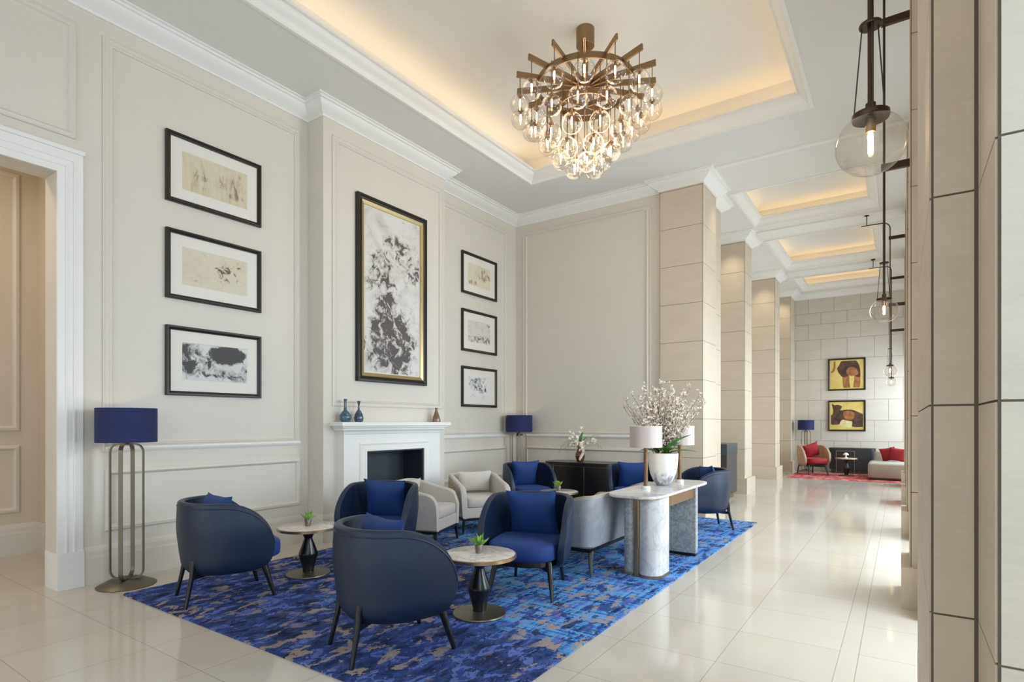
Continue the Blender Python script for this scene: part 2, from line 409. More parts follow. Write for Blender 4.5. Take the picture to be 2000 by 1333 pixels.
lip = [(-.02, ZC), (-.02, ZC-.012), (.02, ZC-.012), (.025, ZC+.01), (.035, ZC+.03), (.06, ZC+.05), (.09, ZC+.075), (.115, ZC+.10), (.12, ZC+.13), (.15, ZC+.135), (.15, ZC+.165), (.125, ZC+.165), (.03, ZC+.06), (-.02, ZC+.06)]
tn = [0]
def trim(mb, mat='white', smooth=False):
    tn[0] += 1; return S(mb.build('trim_%d' % tn[0], M[mat], smooth=smooth))
for c in COFF:
    trim(MB().sweep([(c[0], c[2]), (c[1], c[2]), (c[1], c[3]), (c[0], c[3])], lip, True, -1), smooth=True)
WARM = (1.0, .76, .44)
for k, c in enumerate(COFF):
    x0, x1, y0, y1 = c; o = G-.10; z = ZC+.075
    e = 1.3 if k == 0 else 1.1
    for (cx, cy, lx, ly) in ((x0-o, (y0+y1)/2, .04, y1-y0), (x1+o, (y0+y1)/2, .04, y1-y0), ((x0+x1)/2, y0-o, x1-x0, .04), ((x0+x1)/2, y1+o, x1-x0, .04)):
        l = area('cove_light', (cx, cy, z), (0, 0, 1), lx, ly, e*max(lx, ly), WARM); l.rotation_euler = (PI, 0, 0)
# cornice around everything
P1 = [(-3.29, 9.19), (-3.29, 9.12), (-2.585, 9.12), (-2.585, 9.9), (-2.70, 9.9), (-2.70, 10.66), (-3.6, 10.66)]
path = [(XL, YF), (XL, 4.49), (XB, 4.49), (XB, 6.75), (XL, 6.75), (XL, 9.19)]+P1+[(-3.6, 12.55), (-2.70, 12.55), (-2.70, 13.25), (-3.6, 13.25),
        (-3.6, 16.2), (-2.73, 16.2), (-2.73, 16.9), (-3.6, 16.9), (-3.6, 18.9), (-2.75, 18.9), (-2.75, YB), (XR, YB)]
corn = [(0, ZB), (.018, ZB), (.02, ZB+.02), (.035, ZB+.03), (.06, ZB+.045), (.10, ZB+.07), (.135, ZB+.10), (.15, ZB+.125), (.17, ZB+.13), (.175, ZB+.15), (.20, ZB+.155), (.20, ZC), (0, ZC)]
trim(MB().sweep(path, corn), smooth=True)
# dark joint between the lounge ceiling and the corridor ceiling: a shallow stepped beam
trim(MB().box(-2.38, XR, 9.04, 9.12, ZC-.022, ZC))
for y_ in (12.65, 16.5):
    trim(MB().box(-2.5, XR, y_, y_+.5, ZC-.03, ZC))
# left wall: door opening y -.7 .. 1.887, up to z 3.73
mb = MB()
for (a, b, z0, z1) in ((YF, -.7, 0, ZC), (-.7, 1.887, 3.73, ZC), (1.887, 9.3, 0, ZC)): mb.box(XL-.27, XL, a, b, z0, z1)
S(mb.build('wall_left', M['wall']))
# chimney breast with the firebox opening
fb0, fb1, fbz = 5.06, 6.14, 1.12
mb = MB(); mb.box(XL, XB, 4.49, fb0, 0, ZC).box(XL, XB, fb1, 6.75, 0, ZC).box(XL, XB, fb0, fb1, fbz, ZC)
S(mb.build('wall_chimney', M['wall']))
S(MB().box(XL-.3, -3.29, 9.19, 9.4, 0, ZC).build('wall_back', M['wall']))
# hidden corridor side wall behind the pillars
S(MB().box(-3.8, -3.6, 9.4, YB, 0, ZC).build('wall_corridor', M['wall']))
# wall behind the camera with two windows
mb = MB(); 
wf = [(-6.15, -3.65), (-2.95, -.45)]
mb.box(XL-.3, wf[0][0], YF-.25, YF, 0, ZC).box(wf[0][1], wf[1][0], YF-.25, YF, 0, ZC).box(wf[1][1], XR+.3, YF-.25, YF, 0, ZC)
for a, b in wf: mb.box(a, b, YF-.25, YF, 0, .45).box(a, b, YF-.25, YF, 4.8, ZC)
S(mb.build('wall_front', M['wall']))
# right wall with tall windows between the pillars
mb = MB(); prev = YF
for a, b in WIN_R:
    mb.box(XR, XR+.25, prev, a, 0, ZC); mb.box(XR, XR+.25, a, b, 0, .35).box(XR, XR+.25, a, b, 4.9, ZC); prev = b
mb.box(XR, XR+.25, prev, YB+.3, 0, ZC)
S(mb.build('wall_right', M['stone']))
wn_ = [0]
def window(a, b, z0, z1, fixed, axis):
    wn_[0] += 1; mb = MB(); t = .05; n = 2
    def bx(p, q, r, s_):
        if axis == 'x': mb.box(fixed-.03, fixed+.03, p, q, r, s_)
        else: mb.box(p, q, fixed-.03, fixed+.03, r, s_)
    bx(a, a+t, z0, z1); bx(b-t, b, z0, z1); bx(a+t, b-t, z0, z0+t); bx(a+t, b-t, z1-t, z1); bx((a+b)/2-t/2, (a+b)/2+t/2, z0+t, z1-t); bx(a+t, b-t, 3.2, 3.2+t)
    f = S(mb.build('window_%d' % wn_[0], M['darkmetal']))
    g = MB()
    if axis == 'x': g.box(fixed-.004, fixed+.004, a+t, b-t, z0+t, z1-t)
    else: g.box(a+t, b-t, fixed-.004, fixed+.004, z0+t, z1-t)
    g.build('pane', M['pane'], f)
for a, b in WIN_R: window(a, b, .35, 4.9, XR+.14, 'x')
for a, b in wf: window(a, b, .45, 4.8, YF-.14, 'y')

# stone pillars: slabs on a recessed dark core, courses .62 m high
GR = .006
def stone_block(mb, x0, x1, y0, y1, faces='xXyY', zend=ZB+.05, zstart=.31, q=.010):
    """slabs hung on the faces named (x = low x side, X = high x side, y, Y)"""
    mb.cur = 1; t = .0045
    mb.box(x0+t, x1-t, y0+t, y1-t, 0, zend); mb.cur = 0
    zz = [0, zstart]
    while zz[-1] < zend-.62: zz.append(zz[-1]+.62)
    zz.append(zend)
    for a, b in zip(zz[:-1], zz[1:]):
        g = GR/2
        for f in faces:
            if f == 'x': mb.box(x0, x0+.03, y0+q, y1-q, a+g, b-g)
            if f == 'X': mb.box(x1-.03, x1, y0+q, y1-q, a+g, b-g)
            if f == 'y': mb.box(x0+q, x1-q, y0, y0+.03, a+g, b-g)
            if f == 'Y': mb.box(x0+q, x1-q, y1-.03, y1, a+g, b-g)
def pillar(blocks, plinths, label):
    mb = MB()
    for (x0, x1, y0, y1, fc) in blocks: stone_block(mb, x0, x1, y0, y1, fc)
    mb.cur = 1
    if blocks[0][2] == 2.11: mb.box(.174, .1835, 2.109, 2.115, 0, ZB)
    mb.cur = 0
    for (x0, x1, y0, y1) in plinths: mb.box(x0, x1, y0, y1, 0, .325)
    o = mb.build('stone_pillar', [M['stone'], M['grout']]); tag(o, label, 'pillar', kind='structure'); return o
pillar([(-3.29, -2.585, 9.12, 9.9, 'xXyY'), (-3.4, -2.70, 9.9, 10.66, 'xXY')], [(-3.31, -2.53, 9.07, 9.92), (-3.42, -2.64, 9.92, 10.72)], 'tall limestone pillar behind the blossom vase, nearest on the left of the corridor')
pillar([(-3.6, -2.70, 12.55, 13.25, 'xXyY')], [(-3.6, -2.64, 12.49, 13.31)], 'second limestone pillar on the left of the corridor, behind the dark podium')
pillar([(-3.6, -2.73, 16.2, 16.9, 'xXyY')], [(-3.6, -2.67, 16.12, 16.98)], 'third limestone pillar on the left of the corridor, with a light pool at its top')
pillar([(-3.6, -2.75, 18.9, 19.7, 'xXy')], [(-3.6, -2.69, 18.84, 19.7)], 'limestone pilaster in the far left corner beside the tan chair')
pillar([(.07, 1.0, 2.11, 3.6, 'xyY'), (.183, 1.0, 1.74, 2.11, 'xy')], [(.069, 1.0, 2.109, 3.601)], 'huge stepped limestone pillar cut off by the right edge of the photo')
for k, y0 in enumerate((5.63, 9.1, 12.5, 15.95)):
    pillar([(.06, 1.0, y0, y0+.62, 'xyY'), (.18, 1.0, y0-.33, y0, 'xy')], [(0.0, 1.0, y0-.055, y0+.675), (.12, 1.0, y0-.385, y0-.055)],
           ['first', 'second', 'third', 'fourth'][k]+' slim limestone pillar seen past the huge right pillar, counted along the corridor')
pillar([(.06, 1.0, -2.3, -1.9, 'xyY')], [(0, 1, -2.36, -1.84)], 'limestone pillar behind the camera on the window side')
# far wall of limestone slabs in running bond
mb = MB(); mb.cur = 1; mb.box(-3.8, XR+.25, YB+.02, YB+.3, 0, ZC); mb.cur = 0
zz = [0, .31]+[.31+.62*k for k in range(1, 9)]
zz = [0, .31, .93, 1.55, 2.17, 2.79, 3.41, 4.03, 4.50, 4.85, ZC]
for i, (a, b) in enumerate(zip(zz[:-1], zz[1:])):
    off = -.987 if i % 2 else -.987+.345
    x = off-.69*5
    while x < XR+.3:
        p, q = max(x, -3.6), min(x+.69, XR)
        if q-p > .02: mb.box(p+.003, q-.003, YB, YB+.03, a+.003, b-.003)
        x += .69
S(mb.build('wall_far', [M['stonefar'], M['grout']]))

# mouldings
def mpX(x): return lambda a, z, h: (x+h, a, z)
def mpY(y): return lambda a, z, h: (a, y-h, z)
PF = [(0, 0), (0, .012), (.012, .018), (.018, .010), (.05, .010), (.056, .016), (.07, .022), (.08, .016), (.085, 0)]
PT = [(0, 0), (0, .02), (.01, .028), (.035, .034), (.05, .02), (.055, .008), (.06, 0)]
def panel(mp, a0, a1, z0, z1, prof=PF): trim(MB().frame(mp, a0, a1, z0, z1, prof), 'wall')
panel(mpX(XL), 2.24, 4.37, 1.22, 5.14)
panel(mpX(XL), 2.26, 4.36, .47, 1.055, PT)
panel(mpX(XL), 7.0, 8.88, 1.24, 5.14)
panel(mpX(XL), 6.99, 8.84, .49, 1.045, PT)
panel(mpX(XB), 4.62, 6.70, 1.70, 5.12)
panel(mpX(XL), -.5, 2.03, 4.07, 5.13, PT)
panel(mpY(9.19), -6.02, -3.46, 1.24, 5.14)
panel(mpY(9.19), -5.98, -3.50, .49, 1.045, PT)
rail = lambda z: [(0, z), (.012, z), (.03, z+.02), (.036, z+.035), (.03, z+.05), (0, z+.055)]
trim(MB().sweep([(XL, 2.26), (XL, 4.36)], rail(1.215))); trim(MB().sweep([(XL, 6.99), (XL, 8.86)], rail(1.215))); trim(MB().sweep([(-6.0, 9.19), (-3.48, 9.19)], rail(1.215)))
# baseboard
bp = [(0, 0), (.03, 0), (.03, .24), (.026, .26), (.026, .30), (.018, .33), (.010, .35), (0, .35)]
def base(path, nm): S(MB().sweep(path, bp).build(nm, M['wall']))
base([(XL, 2.08), (XL, 4.49), (XB, 4.49), (XB, 4.70)], 'baseboard_left')
base([(XB, 6.55), (XB, 6.75), (XL, 6.75), (XL, 9.19), (-3.31, 9.19)], 'baseboard_back')
base([(XL, YF), (XL, -.9)], 'baseboard_front')
# door casing
for (a, b) in ((1.887, 2.08), (-.89, -.7)):
    trim(MB().box(XL, XL+.025, a, b, 0, 3.93).box(XL-.27, XL+.04, a-.004 if a > 0 else a, b+.006 if a > 0 else b+.004, 0, .325))
trim(MB().box(XL, XL+.025, -.7, 1.887, 3.73, 3.93).box(XL, XL+.045, -.95, 2.09, 3.93, 3.965))
for o in (.06, .12):
    trim(MB().box(XL+.025, XL+.033, 1.887+o, 1.887+o+.012, .325, 3.73+o).box(XL+.025, XL+.033, -.7, 1.887+o, 3.73+o, 3.73+o+.012))
# side room seen through the opening
xr = -8.26
mb = MB(); mb.box(xr-.15, xr, -1.6, 2.5, 0, 4.7).box(xr-.15, XL-.27, 2.34, 2.5, 0, 4.7).box(xr-.15, XL-.27, -1.6, -1.45, 0, 4.7).box(xr-.15, XL-.27, -1.6, 2.5, 4.7, 4.8)
S(mb.build('wall_side_room', M['jamb']))
panel(mpX(xr), .6, 2.17, 1.40, 4.3, PT); panel(mpX(xr), .6, 2.17, .48, 1.24, PT)
S(MB().sweep([(xr, -1.4), (xr, 2.34), (XL-.27, 2.34)], bp).build('baseboard_side', M['wall']))
area('side_room_lamp', (-7.3, .4, 4.6), (0, 0, -1), .5, 1.6, 26, (1, .84, .66))

# ------------------------------------------------------------------ fireplace
fp = empty('fireplace', 'white painted mantel surround with a dark empty firebox under the tall painting', 'fireplace', (XB, 5.6, 0))
f0, f1, fx = 4.70, 6.50, XB+.13
def rel(mb, cx, cy): mb.v = [(v[0]-cx, v[1]-cy, v[2]) for v in mb.v]; return mb
mb = MB(); mb.box(XB, fx, f0, fb0, 0, 1.36).box(XB, fx, fb1, f1, 0, 1.36).box(XB, fx, fb0, fb1, fbz, 1.36)
rel(mb, XB, 5.6).build('surround', M['white'], fp)
mb = MB().sweep([(XB, f0), (fx, f0), (fx, f1), (XB, f1)], [(0, 1.34), (.012, 1.345), (.02, 1.37), (.03, 1.385), (.05, 1.395), (.055, 1.42), (.08, 1.43), (.08, 1.45), (0, 1.45)], False, 1)
rel(mb, XB, 5.6).build('bed_moulding', M['white'], fp)
rel(MB().box(XB, XB+.25, 4.58, 6.62, 1.45, 1.5), XB, 5.6).build('mantel_shelf', M['white'], fp, bevel=.004)
mp_ = lambda a, z, h: (fx+h, a, z)
mb = MB(); pr = [(-.11, 0), (-.11, .012), (-.095, .02), (-.075, .012), (-.03, .012), (-.02, .02), (0, .02), (0, -.02)]
vs = []; 
for (a, z, sa, sz) in ((fb0, 0, 1, 0), (fb0, fbz, 1, -1), (fb1, fbz, -1, -1), (fb1, 0, -1, 0)):
    for (i, h) in pr: vs.append(mp_(a+sa*i, z+sz*i, h))
m_ = len(pr); mb.add(vs, [(c*m_+j, (c+1)*m_+j, (c+1)*m_+j+1, c*m_+j+1) for c in range(3) for j in range(m_-1)])
rel(mb, XB, 5.6).build('architrave', M['white'], fp)
mb = MB(); xb = XB-.28   # firebox liner: back, cheeks, top, hearth
mb.box(xb, xb+.02, fb0+.0, fb1, 0, fbz).box(xb, fx-.01, fb0-.0, fb0+.02, 0, fbz).box(xb, fx-.01, fb1-.02, fb1, 0, fbz).box(xb, fx-.01, fb0, fb1, fbz-.02, fbz).box(xb, fx-.01, fb0, fb1, 0, .02)
rel(mb, XB, 5.6).build('firebox', M['soot'], fp)

# ------------------------------------------------------------------ pictures
def ink_mat(name, seed, bg, ink, mask, scale=6., thr=.5, soft=.08, wash=.25, stretch=(1, 1, 1), rot=0, warmwash=None):
    """procedural ink wash. mask: list of (cx, cz, rx, rz, weight, scale mult) ellipses in picture space (-.5..5)"""
    m, nt, p = newmat(name); g = N(nt)
    tc = nt.nodes.new('ShaderNodeTexCoord'); gx, gy, gz = g.xyz(tc.outputs['Generated'])
    u = g.m('SUBTRACT', gy, .5) if mask[0] == 'X' else g.m('SUBTRACT', gx, .5)
    v = g.m('SUBTRACT', gz, .5)
    tot = None
    for (cx, cz, rx, rz, wgt) in mask[1]:
        d = g.m('ADD', g.m('POWER', g.m('DIVIDE', g.m('SUBTRACT', u, cx), rx), 2), g.m('POWER', g.m('DIVIDE', g.m('SUBTRACT', v, cz), rz), 2))
        e = g.m('MULTIPLY', g.m('SUBTRACT', 1, g.sstep(d, .2, 1.3)), wgt)
        tot = e if tot is None else g.m('MAXIMUM', tot, e)
    vec = g.coord(stretch, (seed, seed*2.3, seed*.7), (rot, rot*.5, 0))
    n = g.noise(vec, scale, 9, .68, .8); big = g.noise(vec, scale*.35, 4, .5, 1.2)
    f0 = g.m('ADD', g.m('MULTIPLY', g.m('SUBTRACT', n, .5), 3.4), g.m('SUBTRACT', tot, .62))
    f = g.sstep(f0, thr-.5-soft, thr-.5+soft); f2 = g.sstep(f0, thr-.85-soft, thr-.55)
    w_ = g.m('MULTIPLY', g.m('MULTIPLY', g.sstep(big, .45, .7), wash), 1)
    c = g.mix(w_, lin(bg), lin(warmwash or ink)); c = g.mix(g.m('MULTIPLY', f2, .42), c, lin(warmwash or ink)); c = g.mix(g.m('MULTIPLY', f, .9), c, lin(ink))
    nt.links.new(c, p.inputs['Base Color']); p.inputs['Roughness'].default_value = .7; return m
def picture(name, label, plane, a0, a1, z0, z1, inkm, fw=.045, matw=.10, proj=.045, gilt=False, group=None, cat='picture'):
    """plane ('X', x) hangs on a wall facing +X; ('Y', y) on a wall facing -Y"""
    ac, zc = (a0+a1)/2, (z0+z1)/2; ax, pos = plane
    mp = (lambda a, z, h: (h, a-ac, z-zc)) if ax == 'X' else (lambda a, z, h: (a-ac, -h, z-zc))
    o = empty(name, label, cat, (pos, ac, zc) if ax == 'X' else (ac, pos, zc), 0, group)
    pr = [(0, 0), (0, proj*.85), (.006, proj), (fw*.45, proj), (fw*.6, proj*.8), (fw*.9, proj*.62), (fw, proj*.6), (fw, .01)]
    MB().frame(mp, a0, a1, z0, z1, pr).build('frame', M['framewood'], o)
    def slab(x0, x1, b0, b1, h0, h1):
        mb = MB(); c = [(x0, b0), (x1, b0), (x1, b1), (x0, b1)]
        mb.add([mp(a, z, h0) for a, z in c]+[mp(a, z, h1) for a, z in c], [(0, 1, 2, 3), (4, 5, 6, 7), (0, 1, 5, 4), (1, 2, 6, 5), (2, 3, 7, 6), (3, 0, 4, 7)]); return mb
    i = fw
    if gilt:
        MB().frame(mp, a0+fw, a1-fw, z0+fw, z1-fw, [(0, proj*.5), (.004, proj*.75), (.03, proj*.6), (.05, proj*.5), (.054, .012)]).build('gilt_slip', M['gilt'], o)
        i = fw+.05
        MB().frame(mp, a0+i, a1-i, z0+i, z1-i, [(0, .018), (.012, .018), (.012, .01)]).build('linen_slip', M['paper'], o); i += .01
        slab(a0+i, a1-i, z0+i, z1-i, .006, .014).build('print', inkm, o)
    else:
        if matw:
            MB().frame(mp, a0+fw-.004, a1-fw+.004, z0+fw-.004, z1-fw+.004, [(0, .008), (0, .016), (matw, .016), (matw+.004, .011)]).build('mat_board', M['paper'], o)
        slab(a0+fw+matw-.002, a1-fw-matw+.002, z0+fw+matw-.002, z1-fw-matw+.002, .004, .011).build('print', inkm, o)
    return o
im = []
im.append(ink_mat('pale wave ink', 1.3, (212, 200, 172), (128, 112, 92), ('X', [(.25, .02, .3, .25, .42), (.30, -.25, .16, .14, .5), (-.2, -.05, .12, .08, .38)]), 5, .5, .3, .3, (1, 3, 1), .6, (170, 154, 126)))
im.append(ink_mat('pale splash ink', 4.1, (214, 204, 182), (70, 66, 62), ('X', [(.18, .05, .24, .36, .5), (-.3, -.25, .12, .12, .3)]), 13, .55, .10, .2, (1, 1, 1), 0, (184, 166, 132)))
im.append(ink_mat('bold black ink', 7.7, (214, 212, 208), (52, 48, 46), ('X', [(.18, .25, .34, .30, 1.15), (-.42, .1, .22, .5, .66), (-.2, .0, .2, .45, .58), (.45, -.2, .12, .35, .45), (0, -.3, .5, .2, .34)]), 8, .5, .12, .12))
for k, (z0, z1, nm) in enumerate(((3.772, 4.495, 'pale grey wave wash'), (2.775, 3.493, 'faint splash of black specks'), (1.778, 2.497, 'bold black and white clouds'))):
    picture('framed_print', 'large black framed print, '+nm+', '+('top', 'middle', 'bottom')[k]+' of three on the left', ('X', XL), 2.79, 3.83, z0, z1, im[k], matw=.12, group='large framed prints left of the fireplace')
im2 = [ink_mat('small wash a', 11.3, (220, 210, 186), (146, 128, 104), ('X', [(.2, .1, .4, .3, .5), (-.3, -.35, .3, .12, .5)]), 6, .5, .2, .3, (1, 2, 1), .5, (190, 172, 140)),
       ink_mat('small wash b', 14.9, (214, 208, 196), (84, 78, 72), ('X', [(.3, -.3, .4, .25, .55), (-.2, -.35, .4, .2, .5), (.4, .4, .1, .1, .5)]), 12, .53, .14, .25, (1, 1, 1), 0, (176, 166, 150)),
       ink_mat('small wash c', 18.2, (226, 224, 220), (60, 58, 58), ('X', [(-.05, .15, .45, .35, .5), (.1, -.15, .3, .2, .56)]), 13, .55, .12, .1)]
for k, (z0, z1, nm) in enumerate(((3.72, 4.44, 'sandy wash with fan strokes'), (2.725, 3.45, 'grey specks along its lower edge'), (1.765, 2.466, 'grey petals on white'))):
    picture('framed_print', 'smaller black framed print, '+nm+', '+('top', 'middle', 'bottom')[k]+' of three right of fireplace', ('X', XL), 7.52, 8.52, z0, z1, im2[k], matw=.13, group='smaller framed prints right of the fireplace')
big = ink_mat('tall ink painting', 23.7, (216, 212, 206), (66, 58, 54), ('X', [(-.02, -.30, .50, .26, .78), (-.08, -.12, .26, .2, .68), (-.28, .12, .26, .14, .52), (.3, .2, .28, .12, .5), (.05, .30, .3, .10, .5), (-.05, .02, .1, .25, .55)]), 7.5, .52, .14, .3, (1, 1, 1), .3, (150, 138, 126))
picture('framed_painting', 'tall black and gilt framed ink painting above the fireplace mantel', ('X', XB), 4.99, 6.30, 2.04, 4.52, big, fw=.07, proj=.06, gilt=True, cat='painting')

# animal paintings on the far wall (flat painted shapes)
def flat_col(name, c, c2=None, sc=6):
    m, nt, p = newmat(name); g = N(nt); n = g.noise(g.coord(), sc, 5, .6, .5)
    nt.links.new(g.ramp(n, [(.35, lin(c)), (.62, lin(c2 or c))]), p.inputs['Base Color']); p.inputs['Roughness'].default_value = .6; return m
yel = flat_col('ochre yellow paint', (206, 182, 92), (222, 200, 120), 4); brn = flat_col('dark animal paint', (44, 34, 34), (96, 66, 44), 7); org = flat_col('rust paint', (132, 80, 44), (176, 120, 66), 6); pal = flat_col('pale paint', (226, 216, 170), (214, 196, 130), 6)
def smooth_poly(pts, n=4):
    P = [Vector(p) for p in pts]; out = []; L = len(P)
    for i in range(L):
        a, b, c, d = P[i-1], P[i], P[(i+1) % L], P[(i+2) % L]
        for k in range(n):
            t = k/n; out.append(.5*((2*b)+(-a+c)*t+(2*a-5*b+4*c-d)*t*t+(-a+3*b-3*c+d)*t*t*t))
    return [(v.x, v.y) for v in out]
def painted(o, name, pts, w_, h_, mat, depth):
    q = smooth_poly(pts); mb = MB(); n = len(q)
    q = [(max(-.47, min(.47, x)), max(-.46, min(.46, z))) for x, z in q]
    mb.add([(x*w_, -depth, z*h_) for x, z in q], [tuple(range(n))]); mb.build(name, mat, o)
def animal(label, z0, z1, kind):
    o = picture('animal_painting', label, ('Y', YB), -1.83, -.86, z0, z1, yel, fw=.045, matw=0, proj=.05, cat='painting')
    W_, H_ = .97-.09, z1-z0-.09
    if kind == 0:
        painted(o, 'painted_legs', [(-.10, .05), (-.12, -.2), (-.08, -.5), (.09, -.5), (.08, -.25), (.06, -.02)], W_, H_, org, .0122)
        painted(o, 'painted_legs', [(.24, .05), (.22, -.2), (.20, -.5), (.36, -.5), (.40, -.2), (.38, .1)], W_, H_, org, .0122)
        painted(o, 'painted_body', [(-.28, .22), (-.22, .32), (-.14, .46), (.1, .47), (.26, .47), (.36, .30), (.40, .05), (.36, -.12), (.24, -.06), (.12, -.02), (.0, -.08), (-.10, -.10), (-.20, .0), (-.26, .12)], W_, H_, brn, .0126)
        painted(o, 'painted_chest', [(.0, .14), (.10, .24), (.26, .2), (.34, .0), (.22, -.05), (.12, -.06), (.02, .0)], W_, H_, org, .013)
        painted(o, 'painted_tail', [(-.38, .5), (-.34, .5), (-.33, .3), (-.38, .1), (-.5, .06), (-.5, .1), (-.42, .16), (-.39, .3)], W_, H_, org, .0126)
    else:
        painted(o, 'painted_body', [(-.5, -.02), (-.42, .05), (-.40, .2), (-.44, .44), (-.36, .38), (-.28, .40), (-.14, .34), (-.17, .24), (-.18, .20), (.0, .22), (.2, .2), (.42, .08), (.5, .0), (.5, -.36), (.40, -.40), (.2, -.40), (.1, -.3), (.16, -.2), (.0, -.18), (-.12, -.14), (-.2, -.3), (-.5, -.30)], W_, H_, brn, .0124)
        painted(o, 'painted_flank', [(-.1, .12), (.06, .18), (.22, .1), (.20, -.1), (.05, -.14), (-.06, -.08)], W_, H_, org, .013)
        painted(o, 'painted_cloth', [(-.14, -.16), (.05, -.18), (.16, -.24), (.12, -.42), (-.05, -.40), (-.2, -.32)], W_, H_, pal, .0128)
    return o
animal('framed yellow painting of a brown animal with lowered head, upper on far wall', 2.45, 3.41, 0)
animal('framed yellow painting of a dark animal lying down, lower on far wall', 1.23, 2.15, 1)

# ------------------------------------------------------------------ rugs
def rounded_rect(x0, x1, y0, y1, r, n=8):
    out = []
    for (cx, cy, a) in ((x1-r, y1-r, 0), (x0+r, y1-r, 90), (x0+r, y0+r, 180), (x1-r, y0+r, 270)):
        for k in range(n+1): t = math.radians(a+90*k/n); out.append((cx+r*math.cos(t), cy+r*math.sin(t)))
    return out
tag(MB().prism(rounded_rect(-5.57, -1.76, 2.16, 9.02, .03), 0, .012).build('rug', M['rug'], bevel=.003), 'large blue abstract patterned rug under the lounge furniture', 'rug')
tag(MB().prism(rounded_rect(-2.55, 0.0, 16.85, 19.0, .03), 0, .01).build('rug', M['rugred']), 'red and pink patterned rug at the far end of the corridor', 'rug')
RZ = .012

# ------------------------------------------------------------------ shells: tub chairs, cream chairs, sofa
def catmull_path(pts, n):
    return pts
def shell_mesh(path, zt, zb, th, inset, nz=9):
    """upholstered wall along an XY path: rounded-section loop from zb to zt, thickness th; inset(z) leans the outer face inwards low down"""
    mb = MB(); n = len(path); P = [Vector(p) for p in path]; rows = []
    for i in range(n):
        t = (P[min(i+1, n-1)]-P[max(i-1, 0)]).normalized(); nr = Vector((t.y, -t.x))     # outward
        a, b = zb(i/(n-1), P[i]), zt(i/(n-1), P[i]); h = b-a; r = min(th/2, h/2)
        row = []
        for k in range(nz+1): z = a+r*.5+(h-r)*k/nz; row.append((-inset(z), z))
        row += [(-inset(b)-th*.22, b-r*.05), (-inset(b)-th*.5, b), (-inset(b)-th*.78, b-r*.08)]
        for k in range(nz+1): z = b-r*.5-(h-r)*k/nz; row.append((-inset(z)-th, z))
        row += [(-inset(a)-th*.78, a+r*.08), (-inset(a)-th*.5, a), (-inset(a)-th*.22, a+r*.05)]
        rows.append([(P[i].x+nr.x*o, P[i].y+nr.y*o, z) for o, z in row])
    m = len(rows[0]); vs = [p for r_ in rows for p in r_]; fs = []
    for i in range(n-1):
        for k in range(m): fs.append((i*m+k, (i+1)*m+k, (i+1)*m+(k+1) % m, i*m+(k+1) % m))
    fs.append(tuple(range(m))); fs.append(tuple((n-1)*m+k for k in range(m))[::-1])
    mb.add(vs, fs)
    rim = [rows[i][nz+1] for i in range(n)]
    outer = [[rows[i][k] for k in range(nz+1)] for i in range(n)]
    return mb, rim, rows
def plan_U(hw, yb, yf, r, n_arc=14, n_str=14, sq=1.0):
    """from the left front tip around the back to the right front tip (facing +Y); corners of radius r"""
    pts = []
    for k in range(n_str): pts.append((-hw, yf+(yb+r-yf)*(1-(1-k/n_str)**1.6)))
    for k in range(n_arc+1):
        t = PI+PI/2*k/n_arc; pts.append((-hw+r+r*math.cos(t), yb+r+r*math.sin(t)))
    if hw-r > .02:
        for k in range(1, 8): pts.append((-hw+r+2*(hw-r)*k/8, yb))
    for k in range(n_arc+1):
        t = 1.5*PI+PI/2*k/n_arc; pts.append((hw-r+r*math.cos(t), yb+r+r*math.sin(t)))
    for k in range(1, n_str+1): pts.append((hw, yb+r+(yf-yb-r)*(1-(1-k/n_str)**1.6)))
    out = [pts[0]]
    for p in pts[1:]:
        if (Vector(p)-Vector(out[-1])).length > 1e-4: out.append(p)
    return out
def tub_chair(label, shellm, seatm, group):
    t = empty('tub_chair', label, 'armchair', (0, 0, 0), 0, group)
    ys, yf = -.13, .285; ztop, zbot, zm = .822, .25, .44
    def zt(s, p):
        q = max(0, min(1, (p.y-ys)/(yf-ys))); return zm+.012+(ztop-zm)*math.sqrt(max(0, 1-q**2.1))-.012*max(0, (p.y+.35))
    def zb(s, p):
        q = max(0, min(1, (p.y-ys)/(yf-ys))); return zm-.012-(zm-zbot)*math.sqrt(max(0, 1-q**6))
    inset = lambda z: .042*max(0, (.60-z)/.345)**1.15+.03*max(0, (.33-z)/.075)**2+.012*max(0, (z-.6)/.25)**2
    path = plan_U(.395, -.385, yf-.002, .375, 16, 18)
    mb, rim, rows = shell_mesh(path, zt, zb, .055, inset)
    mb.build('shell', shellm, t, smooth=True)
    pp = [Vector(r_[8]).lerp(Vector(r_[9]), .55) for r_ in rows]
    MB().tube(pp, .0055, 6).build('piping', shellm, t, smooth=True)
    pl = rounded_rect(-.29, .29, -.27, .32, .26, 8)
    MB().prism(pl, .262, .315).build('seat_base', M['black'], t, bevel=.006)
    MB().superell((0, .06, .395), .308, .345, .082, .35, .6).build('seat', seatm, t, smooth=True)
    for sx in (-1, 1):
        MB().tube([(sx*.235, -.355, 0), (sx*.205, -.305, .25), (sx*.198, -.298, .33), (sx*.196, -.285, .365)], .014, 10, .030).build('leg', M['black'], t, smooth=True)
        MB().tube([(sx*.28, .31, 0), (sx*.235, .225, .305)], .014, 10, .029).build('leg', M['black'], t, smooth=True)
    mb = MB()
    mb.tube([(-.215, -.31, .235), (.25, .25, .235)], 0, flat=(.035, .022, (0, 0, 1))).tube([(.215, -.31, .235), (-.25, .25, .235)], 0, flat=(.035, .022, (0, 0, 1)))
    mb.build('stretcher', M['black'], t)
    return t
used = {}
